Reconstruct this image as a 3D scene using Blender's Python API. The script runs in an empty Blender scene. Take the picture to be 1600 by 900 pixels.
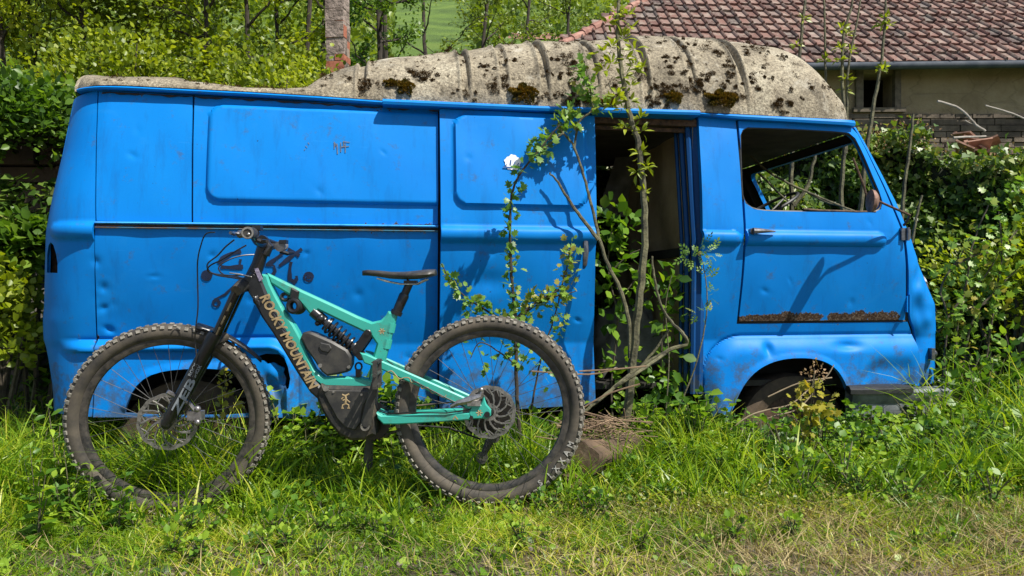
import bpy, bmesh, math, random
import numpy as np
from mathutils import Vector, Matrix
from mathutils.geometry import delaunay_2d_cdt
R = math.radians
random.seed(7); rng = np.random.default_rng(11)
sc = bpy.context.scene; COL = sc.collection
F = 1156.0; CZ = 0.86          # focal length in photo pixels, eye height
# ---------------------------------------------------------------- camera
cam = bpy.data.objects.new('camera', bpy.data.cameras.new('camera')); COL.objects.link(cam)
cam.location = (0, 0, CZ); cam.rotation_euler = (R(90), 0, 0)
cam.data.sensor_width = 36; cam.data.lens = 36*F/1600; cam.data.clip_end = 600; cam.data.clip_start = .05
sc.camera = cam
# ---------------------------------------------------------------- light
SUND = Vector((-.082, .066, -.150)).normalized()      # the way sunlight travels
w = bpy.data.worlds.new('World'); sc.world = w; w.use_nodes = True
nt = w.node_tree; bg = nt.nodes['Background']; sky = nt.nodes.new('ShaderNodeTexSky')
sky.sky_type = 'NISHITA'; sky.sun_disc = False
sky.sun_elevation = math.asin(-SUND.z); sky.sun_rotation = math.atan2(-SUND.x, -SUND.y)
nt.links.new(sky.outputs[0], bg.inputs[0]); bg.inputs[1].default_value = .092
sun = bpy.data.objects.new('sun', bpy.data.lights.new('sun', 'SUN')); COL.objects.link(sun)
sun.data.energy = 5.0; sun.data.angle = R(.53); sun.data.color = (1, .955, .87)
sun.rotation_euler = SUND.to_track_quat('-Z', 'Y').to_euler(); sun.location = (5, -5, 9)
sc.view_settings.view_transform = 'Standard'; sc.view_settings.look = 'None'
sc.view_settings.gamma = 1; sc.view_settings.exposure = .62
sc.cycles.max_bounces = 6; sc.cycles.transparent_max_bounces = 4
sc.cycles.diffuse_bounces = 3; sc.cycles.glossy_bounces = 2; sc.cycles.transmission_bounces = 3
# ---------------------------------------------------------------- helpers
def P(px, py, d):
    return Vector(((px-800)*d/F, d, CZ-(py-450)*d/F))
def ss(x, a, b):
    t = np.clip((x-a)/(b-a), 0, 1); return t*t*(3-2*t)
def tag(o, label, cat, group=None, kind=None):
    if label: o['label'] = label
    if cat: o['category'] = cat
    if group: o['group'] = group
    if kind: o['kind'] = kind
    return o
def struct(o): o['kind'] = 'structure'; return o
def empty(name, loc, rz=0):
    o = bpy.data.objects.new(name, None); COL.objects.link(o); o.location = loc; o.rotation_euler = (0, 0, rz)
    o.empty_display_size = .2; return o
def link(name, me, mat=None, parent=None):
    o = bpy.data.objects.new(name, me); COL.objects.link(o)
    if mat is not None:
        for m in (mat if isinstance(mat, (list, tuple)) else [mat]): me.materials.append(m)
    if parent: o.parent = parent
    return o
def smooth(me, angle=None):
    me.polygons.foreach_set('use_smooth', [True]*len(me.polygons))
    if angle: 
        try: me.set_sharp_from_angle(angle=R(angle))
        except Exception: pass
def mesh(name, v, f, mat=None, parent=None, sm=False, angle=None, tint=None):
    me = bpy.data.meshes.new(name)
    if isinstance(v, np.ndarray) and isinstance(f, np.ndarray):
        n, k = f.shape
        me.vertices.add(len(v)); me.vertices.foreach_set('co', v.astype(np.float32).ravel())
        me.loops.add(n*k); me.loops.foreach_set('vertex_index', f.astype(np.int32).ravel())
        me.polygons.add(n); me.polygons.foreach_set('loop_start', np.arange(0, n*k, k, dtype=np.int32))
        me.update(calc_edges=True)
    else:
        me.from_pydata([tuple(p) for p in v], [], [tuple(q) for q in f]); me.update()
    if tint is not None:
        a = me.attributes.new('tint', 'FLOAT', 'POINT'); a.data.foreach_set('value', np.asarray(tint, dtype=np.float32))
    if sm or angle: smooth(me, angle)
    return link(name, me, mat, parent)
class MB:
    """collects shapes of ONE part"""
    def __init__(s): s.v = []; s.f = []; s.m = []
    def add(s, v, f, mi=0):
        o = len(s.v); s.v += [tuple(p) for p in v]; s.f += [tuple(i+o for i in q) for q in f]; s.m += [mi]*len(f)
    def box(s, c, size, M=None, mi=0):
        x, y, z = [q/2 for q in size]; c = Vector(c)
        pts = [Vector((a*x, b*y, d*z)) for a in (-1, 1) for b in (-1, 1) for d in (-1, 1)]
        if M: pts = [M @ p for p in pts]
        s.add([p+c for p in pts], [(0,1,3,2),(4,6,7,5),(0,4,5,1),(2,3,7,6),(0,2,6,4),(1,5,7,3)], mi)
    def tube(s, pts, rad, n=8, cap=True, mi=0, flat=1.0, closed=False):
        pts = [Vector(p) for p in pts]; k = len(pts)
        rads = list(rad) if hasattr(rad, '__len__') else [rad]*k
        up = None; rings = []
        for i, p in enumerate(pts):
            if closed: t = pts[(i+1) % k]-pts[i-1]
            else: t = pts[min(i+1, k-1)]-pts[max(i-1, 0)]
            if t.length < 1e-9: t = Vector((0, 0, 1))
            t.normalize()
            if up is None:
                a = Vector((0, 1, 0)) if abs(t.y) < .9 else Vector((1, 0, 0)); up = (a-t*a.dot(t)).normalized()
            else:
                up = up-t*up.dot(t); up = up.normalized() if up.length > 1e-6 else Vector((0, 0, 1))
            b = t.cross(up)
            rings.append([p+(up*math.cos(2*math.pi*j/n)*flat+b*math.sin(2*math.pi*j/n))*rads[i] for j in range(n)])
        v = [q for r_ in rings for q in r_]; f = []
        for i in range(k if closed else k-1):
            for j in range(n):
                a, b2 = i*n+j, i*n+(j+1) % n; c = ((i+1) % k)*n
                f.append((a, b2, c+(j+1) % n, c+j))
        if cap and not closed: f += [tuple(range(n-1, -1, -1)), tuple((k-1)*n+j for j in range(n))]
        s.add(v, f, mi)
    def disc(s, c, axis, r0, r1, th, n=32, mi=0):
        """annulus with thickness"""
        c = Vector(c); ax = Vector(axis).normalized(); a = ax.orthogonal().normalized(); b = ax.cross(a); v = []; f = []
        for j in range(n):
            d = a*math.cos(2*math.pi*j/n)+b*math.sin(2*math.pi*j/n)
            v += [c+d*r0-ax*th/2, c+d*r1-ax*th/2, c+d*r1+ax*th/2, c+d*r0+ax*th/2]
        for j in range(n):
            p = 4*j; q = 4*((j+1) % n)
            for k in range(4): f.append((p+k, q+k, q+(k+1) % 4, p+(k+1) % 4))
        s.add(v, f, mi)
    def slab(s, poly, y0, y1, bev=.006, mi=0):
        """polygon of (x,z) extruded in y with a chamfer round both faces"""
        n = len(poly); A = sum(poly[i][0]*poly[(i+1) % n][1]-poly[(i+1) % n][0]*poly[i][1] for i in range(n))
        if A < 0: poly = poly[::-1]
        ins = []
        for i in range(n):
            p0, p, p1 = Vector(poly[i-1]), Vector(poly[i]), Vector(poly[(i+1) % n])
            a = (p-p0).normalized(); b = (p1-p).normalized()
            na = Vector((-a.y, a.x)); nb = Vector((-b.y, b.x)); m = na+nb
            m = m.normalized() if m.length > 1e-4 else na
            ins.append(p+m*bev/max(.5, m.dot(na)))
        v = []; sg = 1 if y1 > y0 else -1; b = bev*sg
        for (pl, y) in ((ins, y0), (poly, y0+b), (poly, y1-b), (ins, y1)): v += [(q[0], y, q[1]) for q in pl]
        f = [tuple(range(n)), tuple(range(4*n-1, 3*n-1, -1))]
        for k in range(3):
            for i in range(n): f.append((k*n+i, (k+1)*n+i, (k+1)*n+(i+1) % n, k*n+(i+1) % n))
        s.add(v, f, mi)
    def ball(s, c, r, n=8, m=6, mi=0, M=None):
        rr = r if hasattr(r, '__len__') else (r, r, r); v = []; f = []; c = Vector(c)
        for i in range(m+1):
            th = math.pi*i/m
            for j in range(n):
                ph = 2*math.pi*j/n; q = Vector((math.sin(th)*math.cos(ph)*rr[0], math.sin(th)*math.sin(ph)*rr[1], math.cos(th)*rr[2]))
                v.append(c+(M @ q if M else q))
        for i in range(m):
            for j in range(n): f.append((i*n+j, (i+1)*n+j, (i+1)*n+(j+1) % n, i*n+(j+1) % n))
        s.add(v, f, mi)
    def each(s, name, mat, parent=None, sm=True, angle=35):
        """every loose piece becomes an object of its own"""
        p = list(range(len(s.v)))
        def fd(i):
            while p[i] != i: p[i] = p[p[i]]; i = p[i]
            return i
        for q in s.f:
            for k in q[1:]: p[fd(k)] = fd(q[0])
        g = {}
        for q in s.f: g.setdefault(fd(q[0]), []).append(q)
        out = []
        for fs in g.values():
            ids = sorted({i for q in fs for i in q}); mp = {i: j for j, i in enumerate(ids)}; b = MB(); b.add([s.v[i] for i in ids], [tuple(mp[i] for i in q) for q in fs]); out.append(b.build(name, mat, parent, sm, angle))
        return out
    def build(s, name, mat, parent=None, sm=True, angle=35):
        me = bpy.data.meshes.new(name); me.from_pydata(s.v, [], s.f); me.update()
        if any(s.m): me.polygons.foreach_set('material_index', s.m)
        bm = bmesh.new(); bm.from_mesh(me); bmesh.ops.recalc_face_normals(bm, faces=bm.faces); bm.to_mesh(me); bm.free()
        if sm: smooth(me, angle)
        return link(name, me, mat, parent)
# ---------------------------------------------------------------- materials
def N(nt, t, **k):
    n = nt.nodes.new(t)
    for a, b in k.items():
        if a.startswith('i_'):
            n.inputs[int(a[2:]) if a[2:].isdigit() else a[2:].replace('_', ' ')].default_value = b
        else: setattr(n, a, b)
    return n
def newmat(name):
    m = bpy.data.materials.new(name); m.use_nodes = True; nt = m.node_tree
    return m, nt, nt.nodes['Principled BSDF']
def ramp(nt, fac, stops):
    r_ = N(nt, 'ShaderNodeValToRGB'); el = r_.color_ramp.elements
    while len(el) > 1: el.remove(el[-1])
    el[0].position = stops[0][0]; el[0].color = (*stops[0][1], 1)
    for p, c in stops[1:]: e = el.new(p); e.color = (*c, 1)
    nt.links.new(fac, r_.inputs[0]); return r_
def mixc(nt, fac, a, b, mode='MIX'):
    m = N(nt, 'ShaderNodeMix', data_type='RGBA', blend_type=mode)
    for i, q in ((0, fac), (6, a), (7, b)):
        if isinstance(q, (int, float)): m.inputs[i].default_value = q
        elif isinstance(q, tuple): m.inputs[i].default_value = (*q, 1)
        else: nt.links.new(q, m.inputs[i])
    return m.outputs[2]
def mth(nt, op, a, b=None, c=None):
    m = N(nt, 'ShaderNodeMath', operation=op)
    for i, q in enumerate((a, b, c)):
        if q is None: continue
        if isinstance(q, (int, float)): m.inputs[i].default_value = q
        else: nt.links.new(q, m.inputs[i])
    return m.outputs[0]
def coords(nt, gen=False):
    return N(nt, 'ShaderNodeTexCoord').outputs['Object']
def noise(nt, scale, detail=4, rough=.55, vec=None, dist=0):
    n = N(nt, 'ShaderNodeTexNoise'); n.inputs['Scale'].default_value = scale; n.inputs['Detail'].default_value = detail
    n.inputs['Roughness'].default_value = rough; n.inputs['Distortion'].default_value = dist
    nt.links.new(vec if vec is not None else coords(nt), n.inputs['Vector']); return n.outputs[0]
def bump(nt, bs, h, strength=.3, dist=.01):
    b = N(nt, 'ShaderNodeBump'); b.inputs['Strength'].default_value = strength; b.inputs['Distance'].default_value = dist
    nt.links.new(h, b.inputs['Height']); nt.links.new(b.outputs[0], bs.inputs['Normal'])
def M_(name, c1, c2=None, scale=8, rough=.6, metal=0, bp=0, bscale=40, bd=.005, mid=(.35, .65), spec=.5):
    m, nt, bs = newmat(name); bs.inputs['Roughness'].default_value = rough; bs.inputs['Metallic'].default_value = metal
    bs.inputs['Specular IOR Level'].default_value = spec
    if c2 is None: bs.inputs['Base Color'].default_value = (*c1, 1)
    else:
        r_ = ramp(nt, noise(nt, scale, 6, .65), [(mid[0], c1), (mid[1], c2)]); nt.links.new(r_.outputs[0], bs.inputs['Base Color'])
    if bp: bump(nt, bs, noise(nt, bscale, 5), bp, bd)
    return m
def leafmat(name, stops, trans=.35, rough=.42, tcol=None, spec=.4, big=None):
    """tint attribute picks the colour of each leaf; light passes through"""
    m, nt, bs = newmat(name); at = N(nt, 'ShaderNodeAttribute', attribute_name='tint')
    r_ = ramp(nt, at.outputs['Fac'], stops); c = r_.outputs[0]
    bs.inputs['Roughness'].default_value = rough; bs.inputs['Specular IOR Level'].default_value = spec
    nt.links.new(c, bs.inputs['Base Color'])
    tr = N(nt, 'ShaderNodeBsdfTranslucent'); t2 = mixc(nt, 1.0, c, tcol or (1.5, 1.5, .5), 'MULTIPLY'); nt.links.new(t2, tr.inputs[0])
    mx = N(nt, 'ShaderNodeMixShader'); mx.inputs[0].default_value = trans
    nt.links.new(bs.outputs[0], mx.inputs[1]); nt.links.new(tr.outputs[0], mx.inputs[2])
    nt.links.new(mx.outputs[0], nt.nodes['Material Output'].inputs[0]); return m
def paint(name='blue_paint', base=(.0006, .172, .565), dirt=1.0):
    m, nt, bs = newmat(name); co = coords(nt)
    big = noise(nt, 1.7, 5, .6, co, .6); sm_ = noise(nt, 22, 7, .7, co)
    c = mixc(nt, mth(nt, 'MULTIPLY', ramp(nt, big, [(.35, (0,0,0)), (.75, (1,1,1))]).outputs[0], .5), base, (base[0]*2+.002, base[1]*1.28, base[2]*1.08))
    mp = N(nt, 'ShaderNodeMapping'); mp.inputs['Scale'].default_value = (9, 9, 1.1); nt.links.new(co, mp.inputs[0])
    st = ramp(nt, noise(nt, 2.0, 7, .7, mp.outputs[0]), [(.52, (0,0,0)), (.78, (1,1,1))]).outputs[0]
    c = mixc(nt, mth(nt, 'MULTIPLY', st, .45*dirt), c, (.008, .075, .24))
    mp2 = N(nt, 'ShaderNodeMapping'); mp2.inputs['Scale'].default_value = (2.5, 2.5, 40); mp2.inputs['Rotation'].default_value = (0, .25, 0); nt.links.new(co, mp2.inputs[0])
    scr = ramp(nt, noise(nt, 3.0, 3, .5, mp2.outputs[0]), [(.70, (0,0,0)), (.74, (1,1,1))]).outputs[0]
    c = mixc(nt, mth(nt, 'MULTIPLY', scr, .22*dirt), c, (.03, .27, .72))
    sx = N(nt, 'ShaderNodeSeparateXYZ'); nt.links.new(co, sx.inputs[0]); low = N(nt, 'ShaderNodeMapRange'); low.inputs[1].default_value = .62; low.inputs[2].default_value = .30; nt.links.new(sx.outputs[2], low.inputs[0])
    mud = ramp(nt, mth(nt, 'ADD', mth(nt, 'MULTIPLY', low.outputs[0], .22), noise(nt, 14, 8, .75, co)), [(.58, (0,0,0)), (.74, (1,1,1))]).outputs[0]
    c = mixc(nt, mth(nt, 'MULTIPLY', mud, .7*dirt), c, (.06, .065, .055))
    chalk = ramp(nt, noise(nt, 3.3, 8, .75, co, 1.2), [(.56, (0,0,0)), (.74, (1,1,1))]).outputs[0]
    c = mixc(nt, mth(nt, 'MULTIPLY', chalk, .35*dirt), c, (.02, .22, .56))
    spk = ramp(nt, noise(nt, 55, 2, .5, co), [(.765, (0,0,0)), (.79, (1,1,1))]).outputs[0]
    c = mixc(nt, mth(nt, 'MULTIPLY', spk, .8), c, (.012, .02, .05))
    at = N(nt, 'ShaderNodeAttribute', attribute_name='rust'); fine = noise(nt, 38, 7, .72, co)
    k = mth(nt, 'ADD', at.outputs['Fac'], mth(nt, 'MULTIPLY', mth(nt, 'SUBTRACT', fine, .5), 2.2))
    rm = ramp(nt, k, [(.50, (0,0,0)), (.53, (1,1,1))]).outputs[0]
    halo = ramp(nt, k, [(.44, (0,0,0)), (.5, (1,1,1))]).outputs[0]
    rc = ramp(nt, noise(nt, 90, 5, .7, co), [(.35, (.016, .010, .007)), (.52, (.065, .038, .023)), (.7, (.21, .165, .125))]).outputs[0]
    c = mixc(nt, mth(nt, 'MULTIPLY', halo, .6), c, (.10, .28, .55)); c = mixc(nt, rm, c, rc)
    geo = N(nt, 'ShaderNodeNewGeometry'); c = mixc(nt, geo.outputs['Backfacing'], c, (.028, .026, .024))  # back faces darkened in the colour to make the interior dim
    nt.links.new(c, bs.inputs['Base Color'])
    rr = mth(nt, 'ADD', .42, mth(nt, 'MULTIPLY', rm, .5)); rr = mth(nt, 'ADD', rr, mth(nt, 'MULTIPLY', sm_, .12)); nt.links.new(rr, bs.inputs['Roughness'])
    bs.inputs['Specular IOR Level'].default_value = .16
    h = mth(nt, 'ADD', mth(nt, 'MULTIPLY', noise(nt, 9, 3, .5, co), .25), mth(nt, 'MULTIPLY', rm, -.35)); h = mth(nt, 'ADD', h, mth(nt, 'MULTIPLY', mth(nt, 'MULTIPLY', fine, rm), .6))
    bump(nt, bs, h, .35, .006); return m
BLUE = paint()
RUSTY = M_('rusty_steel', (.018, .011, .008), (.12, .065, .035), 45, .8, .1, .5, 80)
DARKM = M_('dark_interior', (.012, .011, .010), (.035, .030, .024), 6, .8)
BLACKR = M_('black_rubber', (.010, .010, .010), (.022, .022, .022), 30, .55)
# ================================================================ VAN
OX, OY = (75-800)*3.15/F, 3.15
YAW = math.atan2(.70, (1463-800)*3.85/F-OX); ex, ey = math.cos(YAW), math.sin(YAW); WID = 1.65
def VL(px, py, w=0.0):
    rx = (px-800)/F; nx, ny = -ey, ex
    t = (w+OX*nx+OY*ny)/(rx*nx+ny); X, Y = t*rx, t
    return ((X-OX)*ex+(Y-OY)*ey, CZ-(py-450)*t/F)
def prof(z):
    z = np.asarray(z, float)
    return .075*np.clip((z-1.16)/.55, 0, 1.2)**1.3+.100*np.clip((1.12-z)/.5, 0, 1.05)**1.35
def VP(px, py, off=0.0):
    """pixel -> (u, z) on the curved van side"""
    w = off
    for _ in range(4): u, z = VL(px, py, w); w = float(prof(z))+off
    return (u, z)
van = empty('delivery_van', (OX, OY, 0), YAW)
tag(van, 'abandoned blue delivery van with torn rusty panels and a mossy raised roof', 'van')
RC = .24
_re = [(118,140),(112,170),(98,240),(84,300),(75,345),(72,362),(71,400),(70,440),(69,480),(67,500),(68,530),(76,560),(82,600),(86,660)]
_rz = []; _ru = []
for q in _re:
    z_ = VL(q[0], q[1], .15)[1]; u_, z_ = VL(q[0], q[1], .15+float(prof(z_))); _rz.append(z_); _ru.append(u_-.018)
_rz, _ru = np.array(_rz[::-1]), np.array(_ru[::-1])
def uR(z): return np.interp(z, _rz, _ru)
_fe = [(1335,190),(1368,250),(1400,312),(1421,362),(1436,410),(1450,445),(1463,475),(1465,520),(1462,600),(1462,640)]
_fz = []; _fu = []; RF = .20
for q in _fe:
    z_ = VL(q[0], q[1], .08)[1]; u_, z_ = VL(q[0], q[1], .07+float(prof(z_))); _fz.append(z_); _fu.append(u_+RF*.20)
_fz, _fu = np.array(_fz[::-1]), np.array(_fu[::-1])
def uF(z): return np.interp(z, _fz, _fu)
def corner(s, R0, tm):
    t = np.clip((R0-s)/R0, 0, tm); return R0*(1-np.sqrt(1-t*t))
DENT = [(208,243,.05,.006),(845,240,.035,.009),(240,432,.03,.012),(160,452,.06,.010),(165,480,.05,.014),(170,515,.05,.016),(1195,455,.05,.006),(1235,440,.03,.006),(600,240,.03,.004),
        (480,395,.03,.008),(390,470,.05,.006),(770,395,.05,.005),(900,500,.03,.009),(730,250,.04,.003),(560,460,.08,.005),(1120,560,.04,.006),(330,400,.04,.007),(150,408,.06,.008),
        (215,200,.04,.004),(500,300,.06,.004),(890,590,.04,.006),(1360,350,.05,.004),(640,560,.07,.006),(1250,330,.05,.003),(850,330,.05,.003),(1330,470,.06,.005)]
DENT = [(*VP(a, b), c, d) for a, b, c, d in DENT]
def waves(u, z):
    w = .0016*np.sin(u*7.3+1.2)*np.sin(z*9.1+.5*np.sin(u*3))+.0010*np.sin(u*17+z*13)+.0006*np.sin(u*31-z*23+2)
    for a, b, c, d in DENT:
        t_ = a*37+b*11; du = (u-a)*math.cos(t_)+(z-b)*math.sin(t_); dv = -(u-a)*math.sin(t_)+(z-b)*math.cos(t_)
        r1 = np.sqrt((du*1.0)**2+(dv*2.1)**2+1e-7)/c; w = w+.85*d*np.exp(-(r1*1.7)**1.3)*(1+.35*np.sin(du*90+b*40))-.25*d*np.exp(-r1*r1*.6)
    return w
ZB0, ZB1 = VP(150, 374)[1], VP(150, 347)[1]       # belt swage, bottom and top
ZL = VP(300, 529)[1]                               # lower fold
def swage(u, z, ua, ub, h=.026):
    zc = (ZB0+ZB1)/2; hw = (ZB1-ZB0)/2
    ends = np.minimum(np.clip((u-ua)/.045, 0, 1), np.clip((ub-u)/.045, 0, 1)); ends = np.sqrt(np.clip(1-(1-ends)**2, 0, 1))
    q = np.clip(1-np.abs((z-zc)/(hw*np.maximum(ends, .15)))**2.4, 0, 1)
    return -h*q**.6*ends
def rrect(u, z, u0, u1, z0, z1, r_):
    cu, cz = (u0+u1)/2, (z0+z1)/2; dx = np.abs(u-cu)-((u1-u0)/2-r_); dz = np.abs(z-cz)-((z1-z0)/2-r_)
    return np.hypot(np.maximum(dx, 0), np.maximum(dz, 0))+np.minimum(np.maximum(dx, dz), 0)-r_
def emboss(u, z, a, b, c, d, h=.019, e=.012):
    """raised window blank between pixels (a,b) top left and (c,d) bottom right"""
    u0, z1 = VP(a, b); u1, z0 = VP(c, d)
    tilt = 0
    s = rrect(u, z, u0, u1, z0, z1, .065); return -h*ss(-s, -.001, e)
def base(u, z):
    w = prof(z)+waves(u, z)
    w = w+corner(u-uR(z), RC, .985)+corner(uF(z)-u, RF, .97)
    return w
uEnd = VP(466, 560)[0]; uStart = VP(84, 545)[0]
def rear_fold(u, z):
    r_ = .13; dx = u-(uEnd-r_); dz = z-(ZL-r_)
    s = np.where((dx > 0) & (dz > 0), np.hypot(np.maximum(dx, 0), np.maximum(dz, 0))-r_, np.maximum(dx, dz)-r_)
    d = -s; k = .044*ss(d, 0, .040)-.026*ss(d, .047, .058)-.006*np.exp(-((s-.004)/.005)**2)
    k = k*ss(u, uStart-.01, uStart+.16)
    return -k
fA = VP(1098, 600)[0]; fZ = VP(1300, 523)[1]; fU2 = VP(1440, 560)[0]
def front_fold(u, z):
    r_ = .21; dx = (fA+r_)-u; dz = z-(fZ-r_)
    s = np.where((dx > 0) & (dz > 0), np.hypot(np.maximum(dx, 0), np.maximum(dz, 0))-r_, np.maximum(dx, dz)-r_)
    d = np.clip(-s, 0, .10)/.10
    k = .048*np.sin(d*math.pi/2)**1.0
    # hollow behind the arch, towards the nose
    hu = VP(1345, 570); zc_ = VP(1345, 556)[1]-.10*np.clip(1-(u-hu[0]+.05)/.14, 0, 1)**2; q = ss(u, hu[0]-.06, hu[0]+.04)*ss(zc_-z, -.01, .08)*(1-ss(u, VP(1405, 570)[0], VP(1428, 570)[0]))
    # crease and dent at the fender top
    c1 = VP(1195, 545); c2 = VP(1320, 540)
    de = .022*np.exp(-(((u-c1[0])/.022)**2+((z-c1[1])/.03)**2))+.02*np.exp(-(((u-c2[0])/.07)**2+((z-c2[1])/.022)**2))
    return -k+.022*q+de+.007*np.exp(-((s-.003)/.0045)**2)
def archlip(u, z, pts, wdt=.035, h=.016):
    p = np.array(pts); best = np.full(np.shape(u), 9.)
    for i in range(len(p)-1):
        a, b = p[i], p[i+1]; ab = b-a; t = np.clip(((u-a[0])*ab[0]+(z-a[1])*ab[1])/(ab@ab), 0, 1)
        best = np.minimum(best, np.hypot(u-a[0]-t*ab[0], z-a[1]-t*ab[1]))
    return -h*np.clip(1-best/wdt, 0, 1)**.8
def inpoly(x, y, poly):
    c = np.zeros(np.shape(x), bool); n = len(poly)
    for i in range(n):
        x0, y0 = poly[i-1]; x1, y1 = poly[i]
        if y0 == y1: continue
        c ^= ((y0 > y) != (y1 > y)) & (x < (x1-x0)*(y-y0)/(y1-y0)+x0)
    return c
def dens(poly, step):
    o = []
    for i in range(len(poly)):
        a, b = poly[i], poly[(i+1) % len(poly)]; n = max(1, int(math.hypot(b[0]-a[0], b[1]-a[1])/step))
        o += [(a[0]+(b[0]-a[0])*k/n, a[1]+(b[1]-a[1])*k/n) for k in range(n)]
    return o
def rnd(poly, r_=.5, it=2):
    for _ in range(it):
        q = []
        for i in range(len(poly)):
            a, b = poly[i], poly[(i+1) % len(poly)]
            q += [(a[0]*.75+b[0]*.25, a[1]*.75+b[1]*.25), (a[0]*.25+b[0]*.75, a[1]*.25+b[1]*.75)]
        poly = q
    return poly
def chaik(l, it=2):
    for _ in range(it):
        q = [l[0]]
        for a, b in zip(l[:-1], l[1:]): q += [(a[0]*.75+b[0]*.25, a[1]*.75+b[1]*.25), (a[0]*.25+b[0]*.75, a[1]*.25+b[1]*.75)]
        l = q+[l[-1]]
    return l
def panel(name, outline, wf, mat, parent=van, holes=(), step=.011, flange=.02, rust=None, mp=None, flip=False):
    out = dens(outline, step*1.2); hs = [dens(h, step*.8) for h in holes]
    x = np.array([p[0] for p in out]); y = np.array([p[1] for p in out])
    gx, gy = np.meshgrid(np.arange(x.min(), x.max(), step), np.arange(y.min(), y.max(), step)); gx = gx.ravel(); gy = gy.ravel()
    keep = inpoly(gx, gy, out)
    for h in hs: keep &= ~inpoly(gx, gy, h)
    gx = gx[keep]; gy = gy[keep]
    bp = np.array(out+[p for h in hs for p in h]); ok = np.ones(len(gx), bool)
    for i in range(0, len(bp), 200):
        d = (gx[:, None]-bp[None, i:i+200, 0])**2+(gy[:, None]-bp[None, i:i+200, 1])**2; ok &= (d.min(1) > (step*.5)**2)
    gx = gx[ok]; gy = gy[ok]
    vs = [Vector(p) for p in bp]+[Vector((a, b)) for a, b in zip(gx, gy)]
    ed = []; o = 0
    for loop in [out]+hs:
        n = len(loop); ed += [(o+i, o+(i+1) % n) for i in range(n)]; o += n
    V, E, Fc, _, _, _ = delaunay_2d_cdt(vs, ed, [], 0, 1e-6)
    V = np.array([(p.x, p.y) for p in V]); T = np.array([f for f in Fc if len(f) == 3])
    cx = V[T].mean(1); k = inpoly(cx[:, 0], cx[:, 1], out)
    for h in hs: k &= ~inpoly(cx[:, 0], cx[:, 1], h)
    T = T[k]
    a = V[T]; ar = (a[:,1,0]-a[:,0,0])*(a[:,2,1]-a[:,0,1])-(a[:,2,0]-a[:,0,0])*(a[:,1,1]-a[:,0,1]); T[ar < 0] = T[ar < 0][:, ::-1]
    W = wf(V[:, 0], V[:, 1]); mp = mp or (lambda u, w, z: np.stack([u, w, z], 1))
    co = mp(V[:, 0], W, V[:, 1])
    rv = rust(V[:, 0], V[:, 1]) if rust else np.zeros(len(V))
    # flange: boundary edges turned inwards
    e = np.concatenate([T[:, [0, 1]], T[:, [1, 2]], T[:, [2, 0]]]); key = np.sort(e, 1)
    _, idx, cnt = np.unique(key[:, 0].astype(np.int64)*10**7+key[:, 1], return_index=True, return_counts=True); be = e[idx[cnt == 1]]
    bi = np.unique(be); mpi = {int(b): len(V)+i for i, b in enumerate(bi)}
    co2 = mp(V[bi, 0], W[bi]+flange, V[bi, 1])
    fl = []
    for p, q in be:
        p, q = int(p), int(q); fl += [(q, p, mpi[p]), (q, mpi[p], mpi[q])]
    allv = np.concatenate([co, co2]); allf = np.concatenate([T, np.array(fl)])
    if flip: allf = allf[:, ::-1]
    ob = mesh(name, allv, allf, mat, parent, angle=50)
    at = ob.data.attributes.new('rust', 'FLOAT', 'POINT'); at.data.foreach_set('value', np.concatenate([rv, rv[bi]]).astype(np.float32))
    return ob
def px(l, off=0): return [VP(a, b, off) for a, b in l]
def near(z, z0, d): return np.clip(1-np.abs(z-z0)/d, 0, 1)
zg = VP(300, 150)[1]
r_top = lambda u, z: .30*near(z, VP(300, 152)[1], .02)
# rear corner with the tail light hole
uW = lambda u, z: base(u, z)+swage(u, z, uStart+.0, 9)+rear_fold(u, z)
tl = px([(74,426),(74,398),(78,384),(84,379),(91,384),(97,398),(100,412),(100,427)], .1)
panel('rear_corner_panel', px([(151,141),(149,345),(148,480),(146,650)])[::1]+[(uR(z)+.004, z) for z in np.linspace(.30, 1.708, 40)], uW, BLUE, holes=[tl], step=.010,
      rust=lambda u, z: .42*near(u, VP(149, 540)[0], .02)*near(z, VP(100, 535)[1], .06)+.46*np.exp(-((u-VP(124,534)[0])**2/.0001+(z-VP(124,528)[1])**2/.0012))+.35*np.exp(-((u-VP(135,271)[0])**2/.00004+(z-VP(135,271)[1])**2/.0002))+r_top(u, z))
b = MB(); c0 = VL(88, 405, .16)
b.box((c0[0]+.02, .19, c0[1]), (.10, .008, .17)); b.box((c0[0]+.035, .165, c0[1]-.06), (.05, .04, .012))
hs = b.build('tail_light_housing', RUSTY, van)
b = MB(); b.ball((c0[0]+.045, .155, c0[1]-.03), (.018, .02, .02)); b.build('bulb_holder', M_('orange_plastic', (.25, .06, .015), rough=.5), hs)
upr = px([(153,141),(301,149),(299,349),(151,345)])
panel('upper_rear_panel', upr, lambda u, z: base(u, z), BLUE, step=.011, rust=r_top)
upm = px([(304,149),(684,170),(684,351),(302,350)])
panel('upper_side_panel', upm, lambda u, z: base(u, z)+emboss(u, z, 327, 163, 700, 322), BLUE, step=.009,
      rust=lambda u, z: r_top(u, z)+.50*near(z, VP(600, 350)[1], .022)*ss(u, VP(380,350)[0], VP(640,350)[0])+.32*near(z, VP(600,172)[1], .03)*ss(u, VP(500,172)[0], VP(600,172)[0]))
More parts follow.
